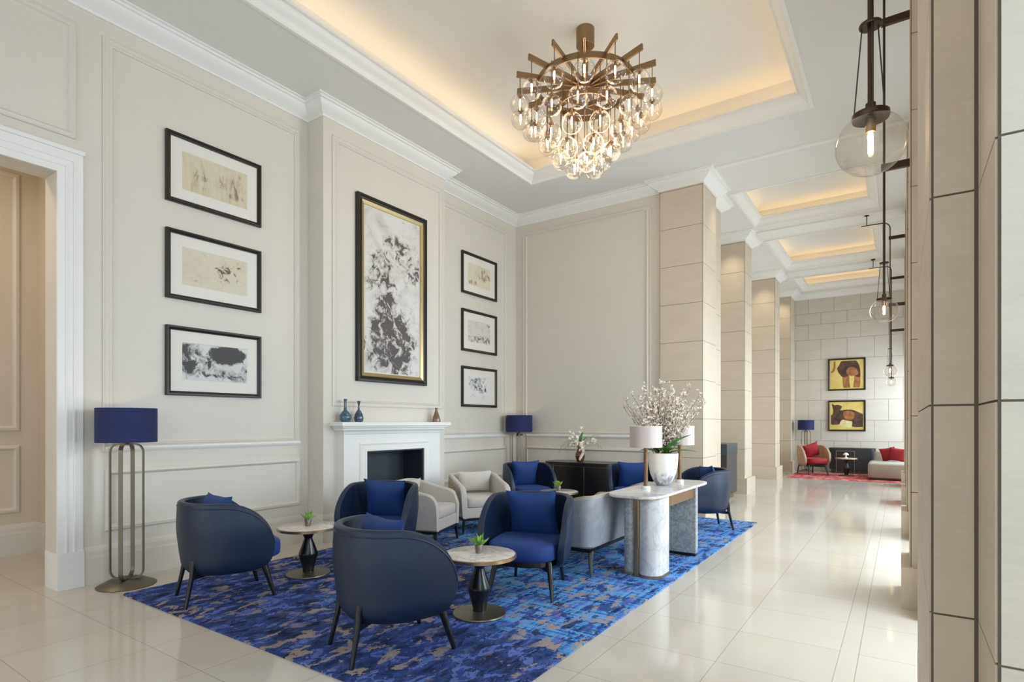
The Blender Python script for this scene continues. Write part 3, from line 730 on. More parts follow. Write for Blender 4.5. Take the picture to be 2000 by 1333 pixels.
def put(key, proto_fn, loc, ang, label, group, scale=None):
    """ang: world direction the piece faces, in degrees"""
    rz = math.radians(ang-90)
    if key not in used:
        o = proto_fn(label); used[key] = o; o.location = loc; o.rotation_euler = (0, 0, rz)
        if scale: o.scale = scale
        return o
    return dup(used[key], loc, rz, label, scale)
def pillow_mesh(a, b, T, k=.10):
    mb = MB(); n = 20
    for sgn in (1, -1):
        def fn(i, j):
            u, v = 2*i-1, 2*j-1
            x = a*u*(1-k*(1-v*v)*abs(u)); y = b*v*(1-k*(1-u*u)*abs(v))
            z = T*((1-u**4)*(1-v**4))**.55*(.75+.25*(1-u*u)*(1-v*v))
            return (x, sgn*z, y)
        mb.grid(fn, n, n)
    return mb
def cushion(name, label, mat, base_loc, ang, a, b, T, lean, up, fwd, side=0, roll=0, group=None):
    """cushion leaning in a chair: base_loc/ang of the chair, up = centre height, fwd = offset along facing"""
    an = math.radians(ang); f = Vector((math.cos(an), math.sin(an), 0)); r = Vector((math.sin(an), -math.cos(an), 0))
    o = pillow_mesh(a, b, T).build(name, mat, smooth=True)
    o.location = Vector(base_loc)+f*fwd+r*side+Vector((0, 0, up))
    o.rotation_mode = 'XYZ'
    o.rotation_euler = (Matrix.Rotation(an-PI/2, 4, 'Z') @ Matrix.Rotation(math.radians(lean), 4, 'X') @ Matrix.Rotation(math.radians(roll), 4, 'Y')).to_euler()
    return tag(o, label, 'cushion', group)
TUBS = [((-4.80, 2.67), 72.5, 'navy leather tub chair seen from behind beside the tall navy floor lamp', 0),
        ((-2.80, 2.69), 67.3, 'nearest navy leather tub chair, seen from behind at the bottom of the photo', 0),
        ((-2.74, 4.28), -72.6, 'navy tub chair with a large blue cushion facing the camera beside the grey sofa', 2),
        ((-4.56, 4.20), -66, 'navy tub chair with a blue cushion standing in front of the fireplace', -2),
        ((-4.90, 7.60), -33, 'navy tub chair with a blue cushion in the back left corner beside the black cabinet', 0),
        ((-3.42, 8.33), -62, 'navy tub chair half hidden behind the marble console lamp, right of the black cabinet', 0),
        ((-2.33, 8.15), -142, 'navy tub chair turned away beside the stone pillar at the rug corner', 5)]
CU = []
CW = ['beside the tall left floor lamp', 'nearest the camera', 'facing the camera beside the grey sofa', 'in front of the fireplace', 'in the back left corner', 'behind the marble console lamp', 'turned away beside the stone pillar']
for (xy, ang, lab, roll) in TUBS:
    loc = (xy[0], xy[1], RZ)
    put('tub', lambda l: tub_chair(l, M['leather'], M['velvet'], 'navy tub chairs on the blue rug'), loc, ang, lab, None)
    far_ = xy[1] > 5
    CU.append(cushion('cushion', 'blue velvet cushion in the tub chair '+CW[len(CU)], M['pillow'], loc, ang+(12 if len(CU) < 2 else 0), .235, .225, .075, -15, .655, -.125, 0, roll, 'blue velvet cushions'))

def cream_chair(label, cane):
    t = empty('barrel_chair', label, 'armchair', (0, 0, 0), 0, 'cream barrel chairs')
    yb, yf = -.36, .35
    def zt(s, p):
        q = (p.y-yb)/(yf-yb); z = .76-.13*(3*q*q-2*q**3)
        e = max(0, (q-.80)/.20); return z-(z-.47)*(1-math.sqrt(max(0, 1-e**2.6)))
    zb = lambda s, p: .20
    inset = lambda z: .02*max(0, (.45-z)/.25)
    path = plan_U(.36, yb, yf, .16, 10, 18)
    mb, rim, rows = shell_mesh(path, zt, zb, .075, inset)
    mb.build('shell', M['cream'], t, smooth=True)
    if cane:
        def side(sx):
            m2 = MB(); pts = [i for i, p in enumerate(path) if p[0]*sx > .355 and p[1] < .30]
            vs = []; fs = []
            for i in pts:
                for k in range(1, 9): p = rows[i][k]; vs.append((p[0]+sx*.005, p[1], p[2]))
            for q in range(len(pts)-1):
                for k in range(7): fs.append((8*q+k, 8*(q+1)+k, 8*(q+1)+k+1, 8*q+k+1))
            return m2.add(vs, fs)
        side(-1).build('cane_panel', M['cane'], t); side(1).build('cane_panel', M['cane'], t)
    MB().box(-.285, .285, -.28, .345, .20, .34).build('seat_rail', M['cream'], t, bevel=.015)
    MB().superell((0, .03, .405), .28, .325, .068, .22, .22).build('seat', M['cream'], t, smooth=True)
    MB().box(-.345, .345, -.33, .345, .172, .202).build('base_frame', M['black'], t)
    for sx in (-1, 1):
        for y in (-.30, .315): MB().tube([(sx*.335, y+(.02 if y > 0 else -.02), 0), (sx*.315, y, .18)], .013, 8, .024).build('leg', M['black'], t, smooth=True)
    return t
c5 = cream_chair('cream upholstered barrel chair with plain grey side, seen side-on behind the blue chair', False); c5.location = (-4.90, 5.19, RZ); c5.rotation_euler = (0, 0, math.radians(18-90))
c6 = cream_chair('cream barrel chair with honey cane sides facing the grey sofa', True); c6.location = (-4.90, 6.32, RZ); c6.rotation_euler = (0, 0, math.radians(-32-90))
cushion('cushion', 'small cream cushion in the side-on cream barrel chair', M['cream'], (-4.90, 5.19, RZ), 18, .24, .15, .06, -16, .63, -.17, 0, 0, 'cream lumbar cushions')
cushion('cushion', 'small cream cushion in the cane sided barrel chair', M['cream'], (-4.90, 6.32, RZ), -32, .26, .16, .06, -16, .64, -.17, 0, 0, 'cream lumbar cushions')

# grey sofa, back towards the marble console
so = empty('sofa', 'silver grey curved back sofa behind the marble console table', 'sofa', (-2.83, 5.72, RZ), math.radians(90))
hw, yb, yf = .86, -.42, .40
def zt(s, p):
    q = (p.y-yb)/(yf-yb); q = max(0, min(1, (q-.05)/.75)); z = .775-.17*(3*q*q-2*q**3)
    e = max(0, ((p.y-yb)/(yf-yb)-.86)/.14); return z-.12*(1-math.sqrt(max(0, 1-e**2)))
path = plan_U(hw, yb, yf, .13, 10, 18)
mb, rim, rows = shell_mesh(path, zt, lambda s, p: .265, .09, lambda z: .03*max(0, (.5-z)/.25))
mb.build('shell', M['greyfab'], so, smooth=True)
MB().tube([rows[i][10] for i in range(len(rows))], .008, 6).build('piping', M['tan'], so, smooth=True)
MB().box(-.76, .76, -.33, .39, .265, .37).build('seat_rail', M['greyfab'], so, bevel=.01)
for sx in (-1, 1): MB().superell((sx*.385, .04, .43), .38, .35, .07, .22, .22).build('seat_cushion', M['cream'], so, smooth=True)
MB().box(-.82, .82, -.38, .38, .235, .267).build('base_frame', M['black'], so)
for sx in (-1, 1):
    for y in (-.36, .34): MB().tube([(sx*.785, y+(.02 if y > 0 else -.02), 0), (sx*.772, y, .12), (sx*.76, y, .245)], .011, 8, .030).build('leg', M['lampmetal'], so, smooth=True)

# ------------------------------------------------------------------ round side tables and succulents
def side_table(label):
    t = empty('side_table', label, 'side table', (0, 0, 0), 0, 'round marble side tables')
    MB().lathe([(0, .448), (.276, .448), (.278, .452), (.278, .47), (.275, .472), (0, .472)], 56).build('table_top', M['marbletop'], t, smooth=True)
    MB().lathe([(.277, .441), (.288, .443), (.288, .466), (.279, .469), (.277, .463), (.277, .441)], 56).build('brass_rim', M['brass'], t, smooth=True)
    MB().lathe([(0, .44), (.075, .44), (.072, .43), (.036, .355), (.088, .215), (.09, .20), (.088, .185), (.052, .05), (.054, .02), (0, .02)][::-1], 40).build('pedestal', M['black'], t, smooth=True)
    MB().lathe([(0, 0), (.205, 0), (.208, .008), (.205, .016), (.06, .03), (0, .03)], 48).build('base', M['lampmetal'], t, smooth=True)
    return t
random.seed(5)
def succulent(label, loc, s=1.0):
    t = empty('potted_succulent', label, 'plant', loc, 0, 'small succulents on the side tables')
    MB().lathe([(0, 0), (.024, 0), (.026, .004), (.034, .062), (.033, .066), (.028, .064), (.024, .05), (0, .05)], 20).build('pot', M['tin'], t, smooth=True)
    mb = MB()
    for k in range(26):
        a = random.uniform(0, 2*PI); el = random.uniform(.5, 1.35); L = random.uniform(.06, .115)
        d = Vector((math.cos(a)*math.cos(el), math.sin(a)*math.cos(el), math.sin(el))); sd = d.cross(Vector((0, 0, 1))).normalized()*.016
        o = Vector((random.uniform(-.014, .014), random.uniform(-.014, .014), .052)); up = sd.cross(d).normalized()*.006
        a0, m1, tp = o, o+d*L*.65, o+d*L
        mb.add([a0-sd*.4, a0+sd*.4, m1+sd+up, tp+up*.5, m1-sd+up, m1-up], [(0, 1, 5), (1, 2, 5), (2, 3, 5), (3, 4, 5), (4, 0, 5), (0, 4, 3, 2, 1)])
    mb.build('leaves', M['leafpale'], t)
    t.scale = (s, s, s); return t
TBL = [((-4.79, 3.47), 'round marble side table beside the navy tub chair on the left', 'small succulent in a tin pot on the left side table'),
       ((-2.70, 3.50), 'round marble side table nearest the camera, in front of the facing tub chair', 'small succulent in a tin pot on the nearest side table'),
       ((-4.17, 7.32), 'round side table at the back in front of the black cabinet', 'small succulent on the back side table before the black cabinet')]
for k, ((x, y), lab, sl) in enumerate(TBL):
    o = side_table(lab) if k == 0 else dup(TT, (x, y, RZ), 0, lab)
    if k == 0: TT = o; o.location = (x, y, RZ)
    succulent(sl, (x-.005+(0 if k else .0), y+.0, RZ+.472), 1.0 if k < 2 else 1.1)

# ------------------------------------------------------------------ floor lamps
def floor_lamp(label):
    t = empty('floor_lamp', label, 'floor lamp', (0, 0, 0), 0, 'navy shade floor lamps')
    MB().lathe([(0, 0), (.235, 0), (.238, .006), (.232, .012), (.15, .052), (.14, .056), (0, .056)], 48).build('base', M['lampmetal'], t, smooth=True)
    for k, an in enumerate((0, 90)):
        a = math.radians(an); c, s = math.cos(a), math.sin(a); r, rc = .135, .075; pts = []
        for (cx, cz, st) in ((r-rc, .062+rc, 270), (r-rc, 1.30-rc, 0), (-(r-rc), 1.30-rc, 90), (-(r-rc), .062+rc, 180)):
            for q in range(7): tt = math.radians(st+90*q/6); pts.append((cx+rc*math.cos(tt), cz+rc*math.sin(tt)))
        pts.append(pts[0])
        MB().tube([(x*c, x*s, z) for x, z in pts], 0, flat=(.034, .010, (-s, c, 0)), cap=False).build('loop', M['lampmetal'], t)
    MB().lathe([(0, 1.29), (.012, 1.29), (.012, 1.40), (.02, 1.40), (.02, 1.44), (0, 1.44)], 16).build('stem', M['darkmetal'], t, smooth=True)
    MB().sphere((0, 0, 1.47), .03, 14, 8).build('bulb', M['bulb'], t, smooth=True)
    MB().lathe([(.240, 1.315), (.242, 1.315), (.242, 1.628), (.240, 1.628)]+[(.237, 1.628), (.237, 1.315), (.240, 1.315)], 56).build('lamp_shade', M['shade'], t, smooth=True)
    mb = MB()
    for k in range(3): a = 2*PI*k/3; mb.tube([(0, 0, 1.43), (.238*math.cos(a), .238*math.sin(a), 1.60)], .003, 6)
    mb.build('spider', M['darkmetal'], t)
    return t
L1 = floor_lamp('tall floor lamp with a navy drum shade beside the door opening'); L1.location = (-5.885, 2.32, 0); L1.rotation_euler = (0, 0, math.radians(48.5))
dup(L1, (-5.90, 8.87, 0), math.radians(50), 'floor lamp with a navy drum shade in the back corner behind the cabinet')
dup(L1, (-2.38, 19.25, 0), math.radians(20), 'distant floor lamp with a navy drum shade beside the tan chair').scale = (.92, .92, .96)

# ------------------------------------------------------------------ marble console with lamps and blossom vase
ct = empty('console_table', 'white marble console table with a rounded fluted leg and brass trim', 'console table', (-2.14, 5.98, RZ))
cx0, cy0 = -2.14, 5.98
def relc(mb): mb.v = [(v[0]-cx0, v[1]-cy0, v[2]) for v in mb.v]; return mb
relc(MB().prism(rounded_rect(-2.40, -1.86, 5.06, 6.90, .20, 10), .765, .79)).build('table_top', M['marble'], ct, bevel=.004)
relc(MB().prism(rounded_rect(-2.385, -1.875, 5.075, 6.885, .19, 10), .757, .766)).build('brass_edge', M['brass'], ct)
# rounded column leg in two marble pieces with a brass strip between
def stad(x0, x1, y0, y1, r, n=10):
    return rounded_rect(x0, x1, y0, y1, r, n)
relc(MB().prism(stad(-2.10, -1.875, 5.17, 5.56, .11), .03, .757)).build('leg', M['marble'], ct, smooth=True)
relc(MB().prism(stad(-2.262, -2.125, 5.22, 5.56, .07), .03, .757)).build('leg', M['marblegrey'], ct, smooth=True)
relc(MB().prism(rounded_rect(-2.14, -2.085, 5.215, 5.54, .012, 3), .0, .757)).build('brass_strip', M['brass'], ct)
relc(MB().prism(stad(-2.105, -1.87, 5.165, 5.565, .112), 0, .03).prism(stad(-2.285, -2.12, 5.215, 5.565, .072), 0, .03)).build('base_band', M['brass'], ct)
relc(MB().box(-2.27, -1.875, 6.34, 6.42, .03, .757)).build('panel_leg', M['marblegrey'], ct, bevel=.003)
relc(MB().box(-2.265, -1.88, 6.345, 6.415, 0, .03)).build('base_band', M['black'], ct)
relc(MB().box(-1.905, -1.89, 5.55, 6.35, .655, .757).box(-2.27, -2.255, 5.55, 6.35, .655, .757)).build('apron', M['bronze'], ct)
CT = RZ+.79
def table_lamp(label):
    t = empty('table_lamp', label, 'table lamp', (0, 0, 0), 0, 'silk shade lamps on the marble console')
    MB().lathe([(0, 0), (.048, 0), (.05, .006), (.046, .03), (.04, .034), (0, .034)], 28).build('base', M['crystal'], t, smooth=True)
    MB().lathe([(.0, .034), (.026, .034), (.026, .045), (.021, .05), (.021, .43), (.012, .44), (.012, .50), (0, .50)], 20).build('pole', M['pole'], t, smooth=True)
    MB().sphere((0, 0, .53), .028, 14, 8).build('bulb', M['bulb'], t, smooth=True)
    MB().lathe([(.163, .435), (.165, .435), (.165, .655), (.163, .655), (.160, .655), (.160, .435), (.163, .435)], 48).build('lamp_shade', M['silk'], t, smooth=True)
    mb = MB()
    for k in range(3): a = 2*PI*k/3; mb.tube([(0, 0, .50), (.161*math.cos(a), .161*math.sin(a), .63)], .0025, 6)
    mb.build('spider', M['brass'], t)
    return t
tl = table_lamp('bronze table lamp with pale silk drum shade, at the near end of the marble console'); tl.location = (-2.20, 5.69, CT)
dup(tl, (-2.12, 6.54, CT), 0, 'table lamp half hidden behind the blossom vase on the marble console')
def vase_mat():
    m, nt, p = newmat('white vase with grey streaks'); g = N(nt)
    x, y, z = g.xyz(g.coord()); v = g.coord((1, 1, .35), rot=(.5, .3, 0))
    n = g.noise(v, 22, 5, .6, .6); f = g.m('MULTIPLY', g.sstep(g.m('ADD', g.m('MULTIPLY', g.m('SUBTRACT', .16, z), 4.5), g.m('MULTIPLY', g.m('SUBTRACT', n, .5), 2.2)), 0, .7), .85)
    nt.links.new(g.mix(f, lin((232, 228, 222)), lin((110, 120, 132))), p.inputs['Base Color']); p.inputs['Roughness'].default_value = .35; return m
va = empty('blossom_vase', 'white marbled vase holding pale blossom branches on the marble console', 'vase', (-2.175, 6.14, CT))
MB().lathe([(0, 0), (.062, 0), (.072, .006), (.11, .06), (.14, .13), (.155, .21), (.162, .29), (.165, .355), (.160, .358), (.155, .35), (.148, .25), (.10, .10), (0, .08)], 48).build('vase_body', vase_mat(), va, smooth=True)
random.seed(12)
tw = MB(); bl = MB()
def blossom(c, r):
    nrm = Vector((random.uniform(-1, 1), random.uniform(-1, 1), random.uniform(-.4, 1))).normalized(); a = nrm.orthogonal().normalized(); b = nrm.cross(a)
    vs = [c]; 
    for k in range(10):
        an = 2*PI*k/10; rr = r*(1 if k % 2 == 0 else .5); vs.append(c+(a*math.cos(an)+b*math.sin(an))*rr+nrm*r*.45*(1 if k % 2 == 0 else .4))
    bl.add(vs, [(0, 1+k, 1+(k+1) % 10) for k in range(10)])
Rv = Vector((.8254, .5646, 0)); Wv = Vector((-.5646, .8254, 0))
for k in range(48):
    t = -1+2*k/47; spread = t*.43+random.uniform(-.05, .05); dep = random.uniform(-.16, .16); hgt = .76-.22*abs(t)**1.6+random.uniform(-.16, .05)
    if k % 3 == 1: hgt *= .72; spread *= .6
    if 40 <= k <= 45: hgt += .06
    p0 = Vector((random.uniform(-.05, .05), random.uniform(-.05, .05), .22)); p3 = Rv*spread+Wv*dep+Vector((0, 0, .355+hgt)); pts = []
    for q in range(11):
        s_ = q/10; b_ = Rv*spread*(s_**1.25)+Wv*dep*s_; z_ = .22+(p3.z-.22)*s_
        pts.append(p0*(1-s_)+Vector((b_.x, b_.y, 0))+Vector((0, 0, z_-p0.z*(1-s_)))+Vector((random.uniform(-.008, .008), random.uniform(-.008, .008), 0)))
    tw.tube(pts, .0045, 5, .0018)
    for q in range(3, 11):
        for side in range(3 if q < 9 else 2):
            d = Vector((random.uniform(-1, 1), random.uniform(-1, 1), random.uniform(.2, 1.2))).normalized()*random.uniform(.03, .085)
            e = pts[q]+d; tw.tube([pts[q], e], .0018, 4, .001)
            for z_ in range(7):
                if random.random() < (1 if q > 3 else .6): blossom(pts[q]+d*random.uniform(0, 1)+Vector((random.uniform(-.012, .012), random.uniform(-.012, .012), random.uniform(-.01, .01))), random.uniform(.008, .015))
tw.build('branches', M['twig'], va, smooth=True)
tag(bl.build('blossoms', M['petal'], va), kind='stuff')
def leaf(mb, root, tip, w_, sag=.03, n=8):
    root, tip = Vector(root), Vector(tip); d = tip-root; sd = d.cross(Vector((0, 0, 1))).normalized(); up = sd.cross(d).normalized()
    vs = []
    for i in range(n+1):
        t = i/n; c = root+d*t+up*sag*math.sin(PI*t); ww = w_*math.sin(PI*min(1, t*.92+.05))**.8
        vs += [c-sd*ww+up*ww*.25, c, c+sd*ww+up*ww*.25]
    fs = []
    for i in range(n): fs += [(3*i, 3*i+1, 3*i+4, 3*i+3), (3*i+1, 3*i+2, 3*i+5, 3*i+4)]
    mb.add(vs, fs)
lf = MB()
for (a, dpt, z, L) in ((.26, -.16, .56, .085), (.31, -.2, .38, .05), (.24, .1, .44, .06), (-.22, -.14, .43, .075), (-.26, .0, .38, .07), (-.12, -.22, .42, .07), (.10, -.24, .41, .06), (.16, -.1, .47, .07)):
    leaf(lf, (0, 0, .33), Rv*a+Wv*dpt+Vector((0, 0, z)), L)
lf.build('leaves', M['leaf'], va, smooth=True)

# ------------------------------------------------------------------ black cabinet at the back with the white flower arrangement
cb = empty('cabinet', 'black cabinet with rounded ends and thin brass lines against the back wall', 'cabinet', (-4.53, 8.83, RZ))
def relb(mb): mb.v = [(v[0]+4.53, v[1]-8.83, v[2]) for v in mb.v]; return mb
relb(MB().prism(rounded_rect(-5.20, -3.86, 8.60, 9.14, .16, 8), .12, .735)).build('body', M['darkwood'], cb, smooth=True)
relb(MB().prism(rounded_rect(-5.23, -3.83, 8.57, 9.15, .18, 8), .735, .80)).build('top', M['darkwood'], cb, bevel=.004)
relb(MB().prism(rounded_rect(-5.16, -3.90, 8.64, 9.12, .14, 8), 0.0, .12)).build('plinth', M['greywood'], cb)
for x in (-5.00, -4.41, -3.95): relb(MB().box(x-.006, x+.006, 8.585 if x < -4 else 8.60, 8.605 if x < -4 else 8.64, .12, .735)).build('brass_line', M['brass'], cb)
relb(MB().prism(rounded_rect(-5.205, -3.855, 8.595, 9.14, .165, 8), .728, .735)).build('brass_line', M['brass'], cb)
fv = empty('flower_vase', 'russet vase of white flowers and drooping fronds on the black cabinet', 'vase', (-4.62, 8.86, RZ+.80))
MB().lathe([(0, 0), (.05, 0), (.06, .01), (.085, .09), (.082, .14), (.05, .20), (.045, .225), (.055, .235), (.045, .23), (.03, .2), (0, .19)], 32).build('vase_body', M['vasered'], fv, smooth=True)
pt = MB(); lv = MB(); fr = MB(); random.seed(8)
def flower(mb, c, r):
    nrm = Vector((random.uniform(-.6, .9), random.uniform(-1, .1), random.uniform(-.1, .8))).normalized(); a = nrm.orthogonal().normalized(); b = nrm.cross(a)
    for k in range(5):
        an = 2*PI*k/5; d = a*math.cos(an)+b*math.sin(an); s_ = nrm.cross(d)
        mb.add([c, c+d*r*.6+s_*r*.4+nrm*r*.15, c+d*r+nrm*r*.1, c+d*r*.6-s_*r*.4+nrm*r*.15], [(0, 1, 2, 3)])
for spec in ([(random.gauss(-.02, .07), random.uniform(-.14, .04), random.gauss(.30, .05), .036) for k in range(46)],
             [(.06+.05*math.sin(k/6), -.10, .30-.26*k/22, .03) for k in range(22)],
             [(-.16+random.uniform(-.04, .05), -.02, .40+random.uniform(0, .12), .03) for k in range(10)],
             [(random.uniform(-.03, .08), 0, .50+random.uniform(-.02, .09), .03) for k in range(7)],
             [(.26+random.uniform(-.04, .04), 0, .34+random.uniform(-.02, .06), .032) for k in range(6)]):
    pt = MB()
    for (x, y, z, r_) in spec: flower(pt, Vector((x, y, z)), r_)
    pt.build('flower_cluster', M['petal'], fv)
for tip, w_ in (((.07, -.03, .52), .035), ((.16, 0, .44), .03), ((-.16, -.06, .32), .03), ((-.2, -.05, .24), .03), ((.14, -.08, .34), .025), ((-.05, -.1, .34), .025)): leaf(lv, (0, 0, .23), tip, w_)
lv.build('leaves', M['leaf'], fv, smooth=True)
def frond(pts):
    P = [Vector(p) for p in pts]; fr.tube(P, .004, 5, .0015); n = len(P)
    for i in range(1, n):
        for q in range(4):
            c = P[i-1].lerp(P[i], q/4)
            for sgn in (1, -1): fr.tube([c, c+Vector((random.uniform(-.02, .03)*sgn, sgn*.03, -.055-random.uniform(0, .03)))], .0022, 3, .0008)
frond([(0, 0, .24), (-.14, 0, .36), (-.26, 0, .36), (-.36, -.02, .27), (-.42, -.03, .13)]); frond([(0, 0, .24), (.14, 0, .40), (.28, 0, .47), (.40, 0, .46)]); frond([(0, 0, .24), (.15, 0, .34), (.30, 0, .33), (.42, 0, .24)]); frond([(0, 0, .24), (-.12, .02, .32), (-.24, .02, .30), (-.34, .02, .22)])
fr.build('fronds', M['grass'], fv)
# mantel ornaments
def bottle_vase(name, label, loc, prof, mat):
    o = MB().lathe(prof, 28).build(name, mat, smooth=True, loc=loc); return tag(o, label, 'vase', 'small vases on the mantel')
bottle_vase('bottle_vase', 'taller blue grey bottle vase with a long neck at the left end of the mantel', (XB+.12, 4.73, 1.5), [(0, 0), (.045, 0), (.06, .012), (.075, .05), (.072, .085), (.045, .125), (.022, .15), (.018, .19), (.018, .26), (.023, .29), (.02, .292), (.014, .28), (0, .27)], M['vaseblue'])
bottle_vase('bottle_vase', 'shorter dark necked blue glazed bottle vase, second from the left on the mantel', (XB+.12, 4.945, 1.5), [(0, 0), (.042, 0), (.056, .015), (.062, .05), (.052, .10), (.03, .14), (.012, .165), (.011, .22), (.024, .27), (.021, .272), (.01, .25), (0, .24)], pm('dark blue glaze', (58, 78, 96), .15, nscale=14, namt=.4, coat=.6))
bottle_vase('bottle_vase', 'small brown conical vase at the right end of the mantel', (XB+.12, 6.43, 1.5), [(0, 0), (.062, 0), (.066, .012), (.05, .08), (.03, .14), (.02, .17), (.02, .20), (.024, .215), (.02, .216), (0, .2)], M['vasebrown'])

# podium at the second pillar
pd = empty('podium', 'dark smoked wood podium with a slate top band in front of the second pillar', 'podium', (-3.0, 11.75, 0))
MB().box(-.26, .26, -.50, .30, .10, .86).build('body', M['greywood'], pd)
MB().box(-.27, .27, -.51, .31, .86, 1.08).build('top_band', pm('slate top', (72, 80, 84), .25), pd, bevel=.006)
MB().box(-.22, .22, -.46, .20, 0, .10).build('base', M['bronze'], pd)

# ------------------------------------------------------------------ far end seating
rc = tub_chair('tan tub chair with a red seat on the red rug at the far end', M['tan'], M['red'], None); rc.location = (-2.10, 18.25, .01); rc.rotation_euler = (0, 0, math.radians(-52-90)); rc['label'] = 'tan tub chair with a red seat on the red rug at the far end'
cushion('cushion', 'red cushion in the tan tub chair at the far end', M['red'], (-2.10, 18.25, .01), -52, .22, .22, .07, -14, .68, -.12, -.05, 20)
fc = empty('cabinet', 'long charcoal cabinet with a brass frame line below the animal paintings', 'cabinet', (-1.22, 19.4, 0))
MB().prism(rounded_rect(-.55, .62, -.20, .28, .14, 8), .12, .74).build('body', pm('charcoal lacquer', (38, 38, 42), .4), fc, smooth=True)
MB().box(-.50, .55, -.16, .26, 0, .12).build('plinth', M['greywood'], fc)
MB().box(-.36, -.35, -.215, -.2, .02, .66).box(.10, .11, -.215, -.2, .02, .66).box(-.36, .11, -.215, -.2, .65, .66).build('brass_line', M['brass'], fc)
dup(TT, (-1.25, 18.22, .01), 0, 'round pale side table on the red rug at the far end', group='far side table').scale = (.95, .95, 1.05)
mo = empty('mushroom_ornament', 'small white mushroom ornament on the far side table', 'ornament', (-1.26, 18.20, .01+.472*1.05))
MB().lathe([(0, 0), (.05, 0), (.045, .012), (.02, .02), (.02, .09), (0, .09)], 20).build('stem', M['petal'], mo, smooth=True)
MB().lathe([(0, .085), (.07, .085), (.065, .11), (.035, .14), (0, .15)], 24).build('cap', M['petal'], mo, smooth=True)
ch = empty('chaise', 'cream upholstered chaise on the red rug, cut off by the right pillars', 'sofa', (-.22, 18.1, .01))
M['chaise'] = pm('oatmeal upholstery', (166, 158, 146), .9, nscale=60, namt=.05)
MB().superell((0, 0, .235), .50, .80, .20, .18, .2).build('seat', M['chaise'], ch, smooth=True)
MB().superell((.05, .68, .50), .45, .16, .20, .25, .25).build('backrest', M['chaise'], ch, smooth=True)
MB().box(-.46, .46, -.75, .75, 0, .045).build('plinth', M['black'], ch)
for k, (x, y, r_) in enumerate(((-.28, 18.42, 12), (-.08, 18.30, -8))):
    cushion('cushion', ('red and pink cushion on the far chaise, the left one', 'red cushion with pale piping on the far chaise, the right one')[k], M['red'], (x, y, .01), -100, .19, .19, .06, -16, .62, 0, 0, r_)

# ------------------------------------------------------------------ pendant lamps on wall brackets
def pendant(label, x, y, xw, zg=2.46, first=False):
    t = empty('globe_pendant', label, 'pendant lamp', (x, y, 0), 0, 'glass globe pendants on bronze pipes')
    zr = 5.24; ru = .12
    pts = [(0, 0, zg+.13), (0, 0, ZC)] if first else [(0, 0, zg+.13), (0, 0, zr-ru)]+[(-ru+ru*math.cos(math.radians(a)), 0, zr-ru+ru*math.sin(math.radians(a))) for a in (15, 30, 45, 60, 75, 90)]+[(-.46, 0, zr)]
    MB().tube(pts, .0095, 10).build('pipe', M['darkmetal'], t, smooth=True)
    xo = -.0 if first else -.37
    MB().lathe([(0, ZC-.03), (.045, ZC-.03), (.045, ZC), (0, ZC)], 20, (xo, 0, 0)).tube([(xo, 0, zr), (xo, 0, ZC-.02)], .008, 8).build('ceiling_canopy', M['darkmetal'], t, smooth=True)
    for z in (3.69, 4.94): MB().box(-.022, xw-x, -.018, .018, z-.03, z+.03).build('bracket', M['darkmetal'], t, bevel=.002)
    MB().lathe([(0, zg+.405), (.034, zg+.405), (.036, zg+.41), (.034, zg+.416), (0, zg+.416)], 24).build('spacer_disc', M['darkmetal'], t, smooth=True)
    MB().lathe([(0, zg+.085), (.055, zg+.085), (.057, zg+.09), (.057, zg+.105), (.03, zg+.108), (.016, zg+.115), (.016, zg+.14), (0, zg+.14)], 24).build('collar', M['darkmetal'], t, smooth=True)
    for k in range(3):
        a = 2*PI*k/3+.7; MB().tube([(.028*math.cos(a), .028*math.sin(a), zg+.41), (.055*math.cos(a), .055*math.sin(a), zg+.10)], .0022, 6).build('cable', M['cord'], t)
    g = MB().sphere((0, 0, zg), .108, 36, 22, .97).build('glass_globe', M['glass'], t, smooth=True)
    s_ = MB().lathe([(0, zg+.04), (.016, zg+.04), (.016, zg+.086), (0, zg+.086)], 16).build('socket', M['brass'], t, smooth=True)
    MB().lathe([(0, zg-.035), (.008, zg-.03), (.009, zg+.03), (.006, zg+.04), (0, zg+.04)], 12).build('bulb', M['bulb'], s_, smooth=True)
    return t
pendant('large near glass globe pendant on a bronze pipe at the top right', -.087, 2.32, .07, first=True)
pendant('second glass globe pendant, hanging below and behind the large near one', -.121, 5.85, .06, first=True)
pendant('third glass globe pendant, small in front of the far stone wall', -.170, 12.75, .06)
pendant('farthest and smallest glass globe pendant at the corridor end', -.192, 16.35, .06)

# ------------------------------------------------------------------ chandelier
cxh, cyh = -2.985, 5.85
cd = empty('chandelier', 'large bronze tiered chandelier of clear glass globes under the coffered ceiling', 'chandelier', (cxh, cyh, 0))
MB().lathe([(0, ZU-.20), (.10, ZU-.20), (.104, ZU-.195), (.104, ZU), (0, ZU)], 32).build('canopy', M['bronze'], cd, smooth=True)
MB().lathe([(0, 5.33), (.035, 5.33), (.035, ZU-.195), (0, ZU-.195)], 16).build('stem', M['bronze'], cd, smooth=True)
tiers = [(.76, 15, 5.33, 5.06), (.585, 12, 5.33, 4.90), (.44, 9, 5.24, 4.72), (.29, 6, 5.16, 4.55), (.13, 3, 5.12, 4.42)]
def ring(r, z, h=.06, w_=.014): return MB().lathe([(r-w_, z), (r, z), (r, z+h), (r-w_, z+h), (r-w_, z)], 60)
ring(.56, 5.32, .07).build('ring', M['bronze'], cd, smooth=True)
ring(.30, 5.10, .06).build('ring', M['bronze'], cd, smooth=True)
MB().lathe([(0, 5.30), (.09, 5.30), (.09, 5.42), (0, 5.42)], 20).build('hub', M['bronze'], cd, smooth=True)
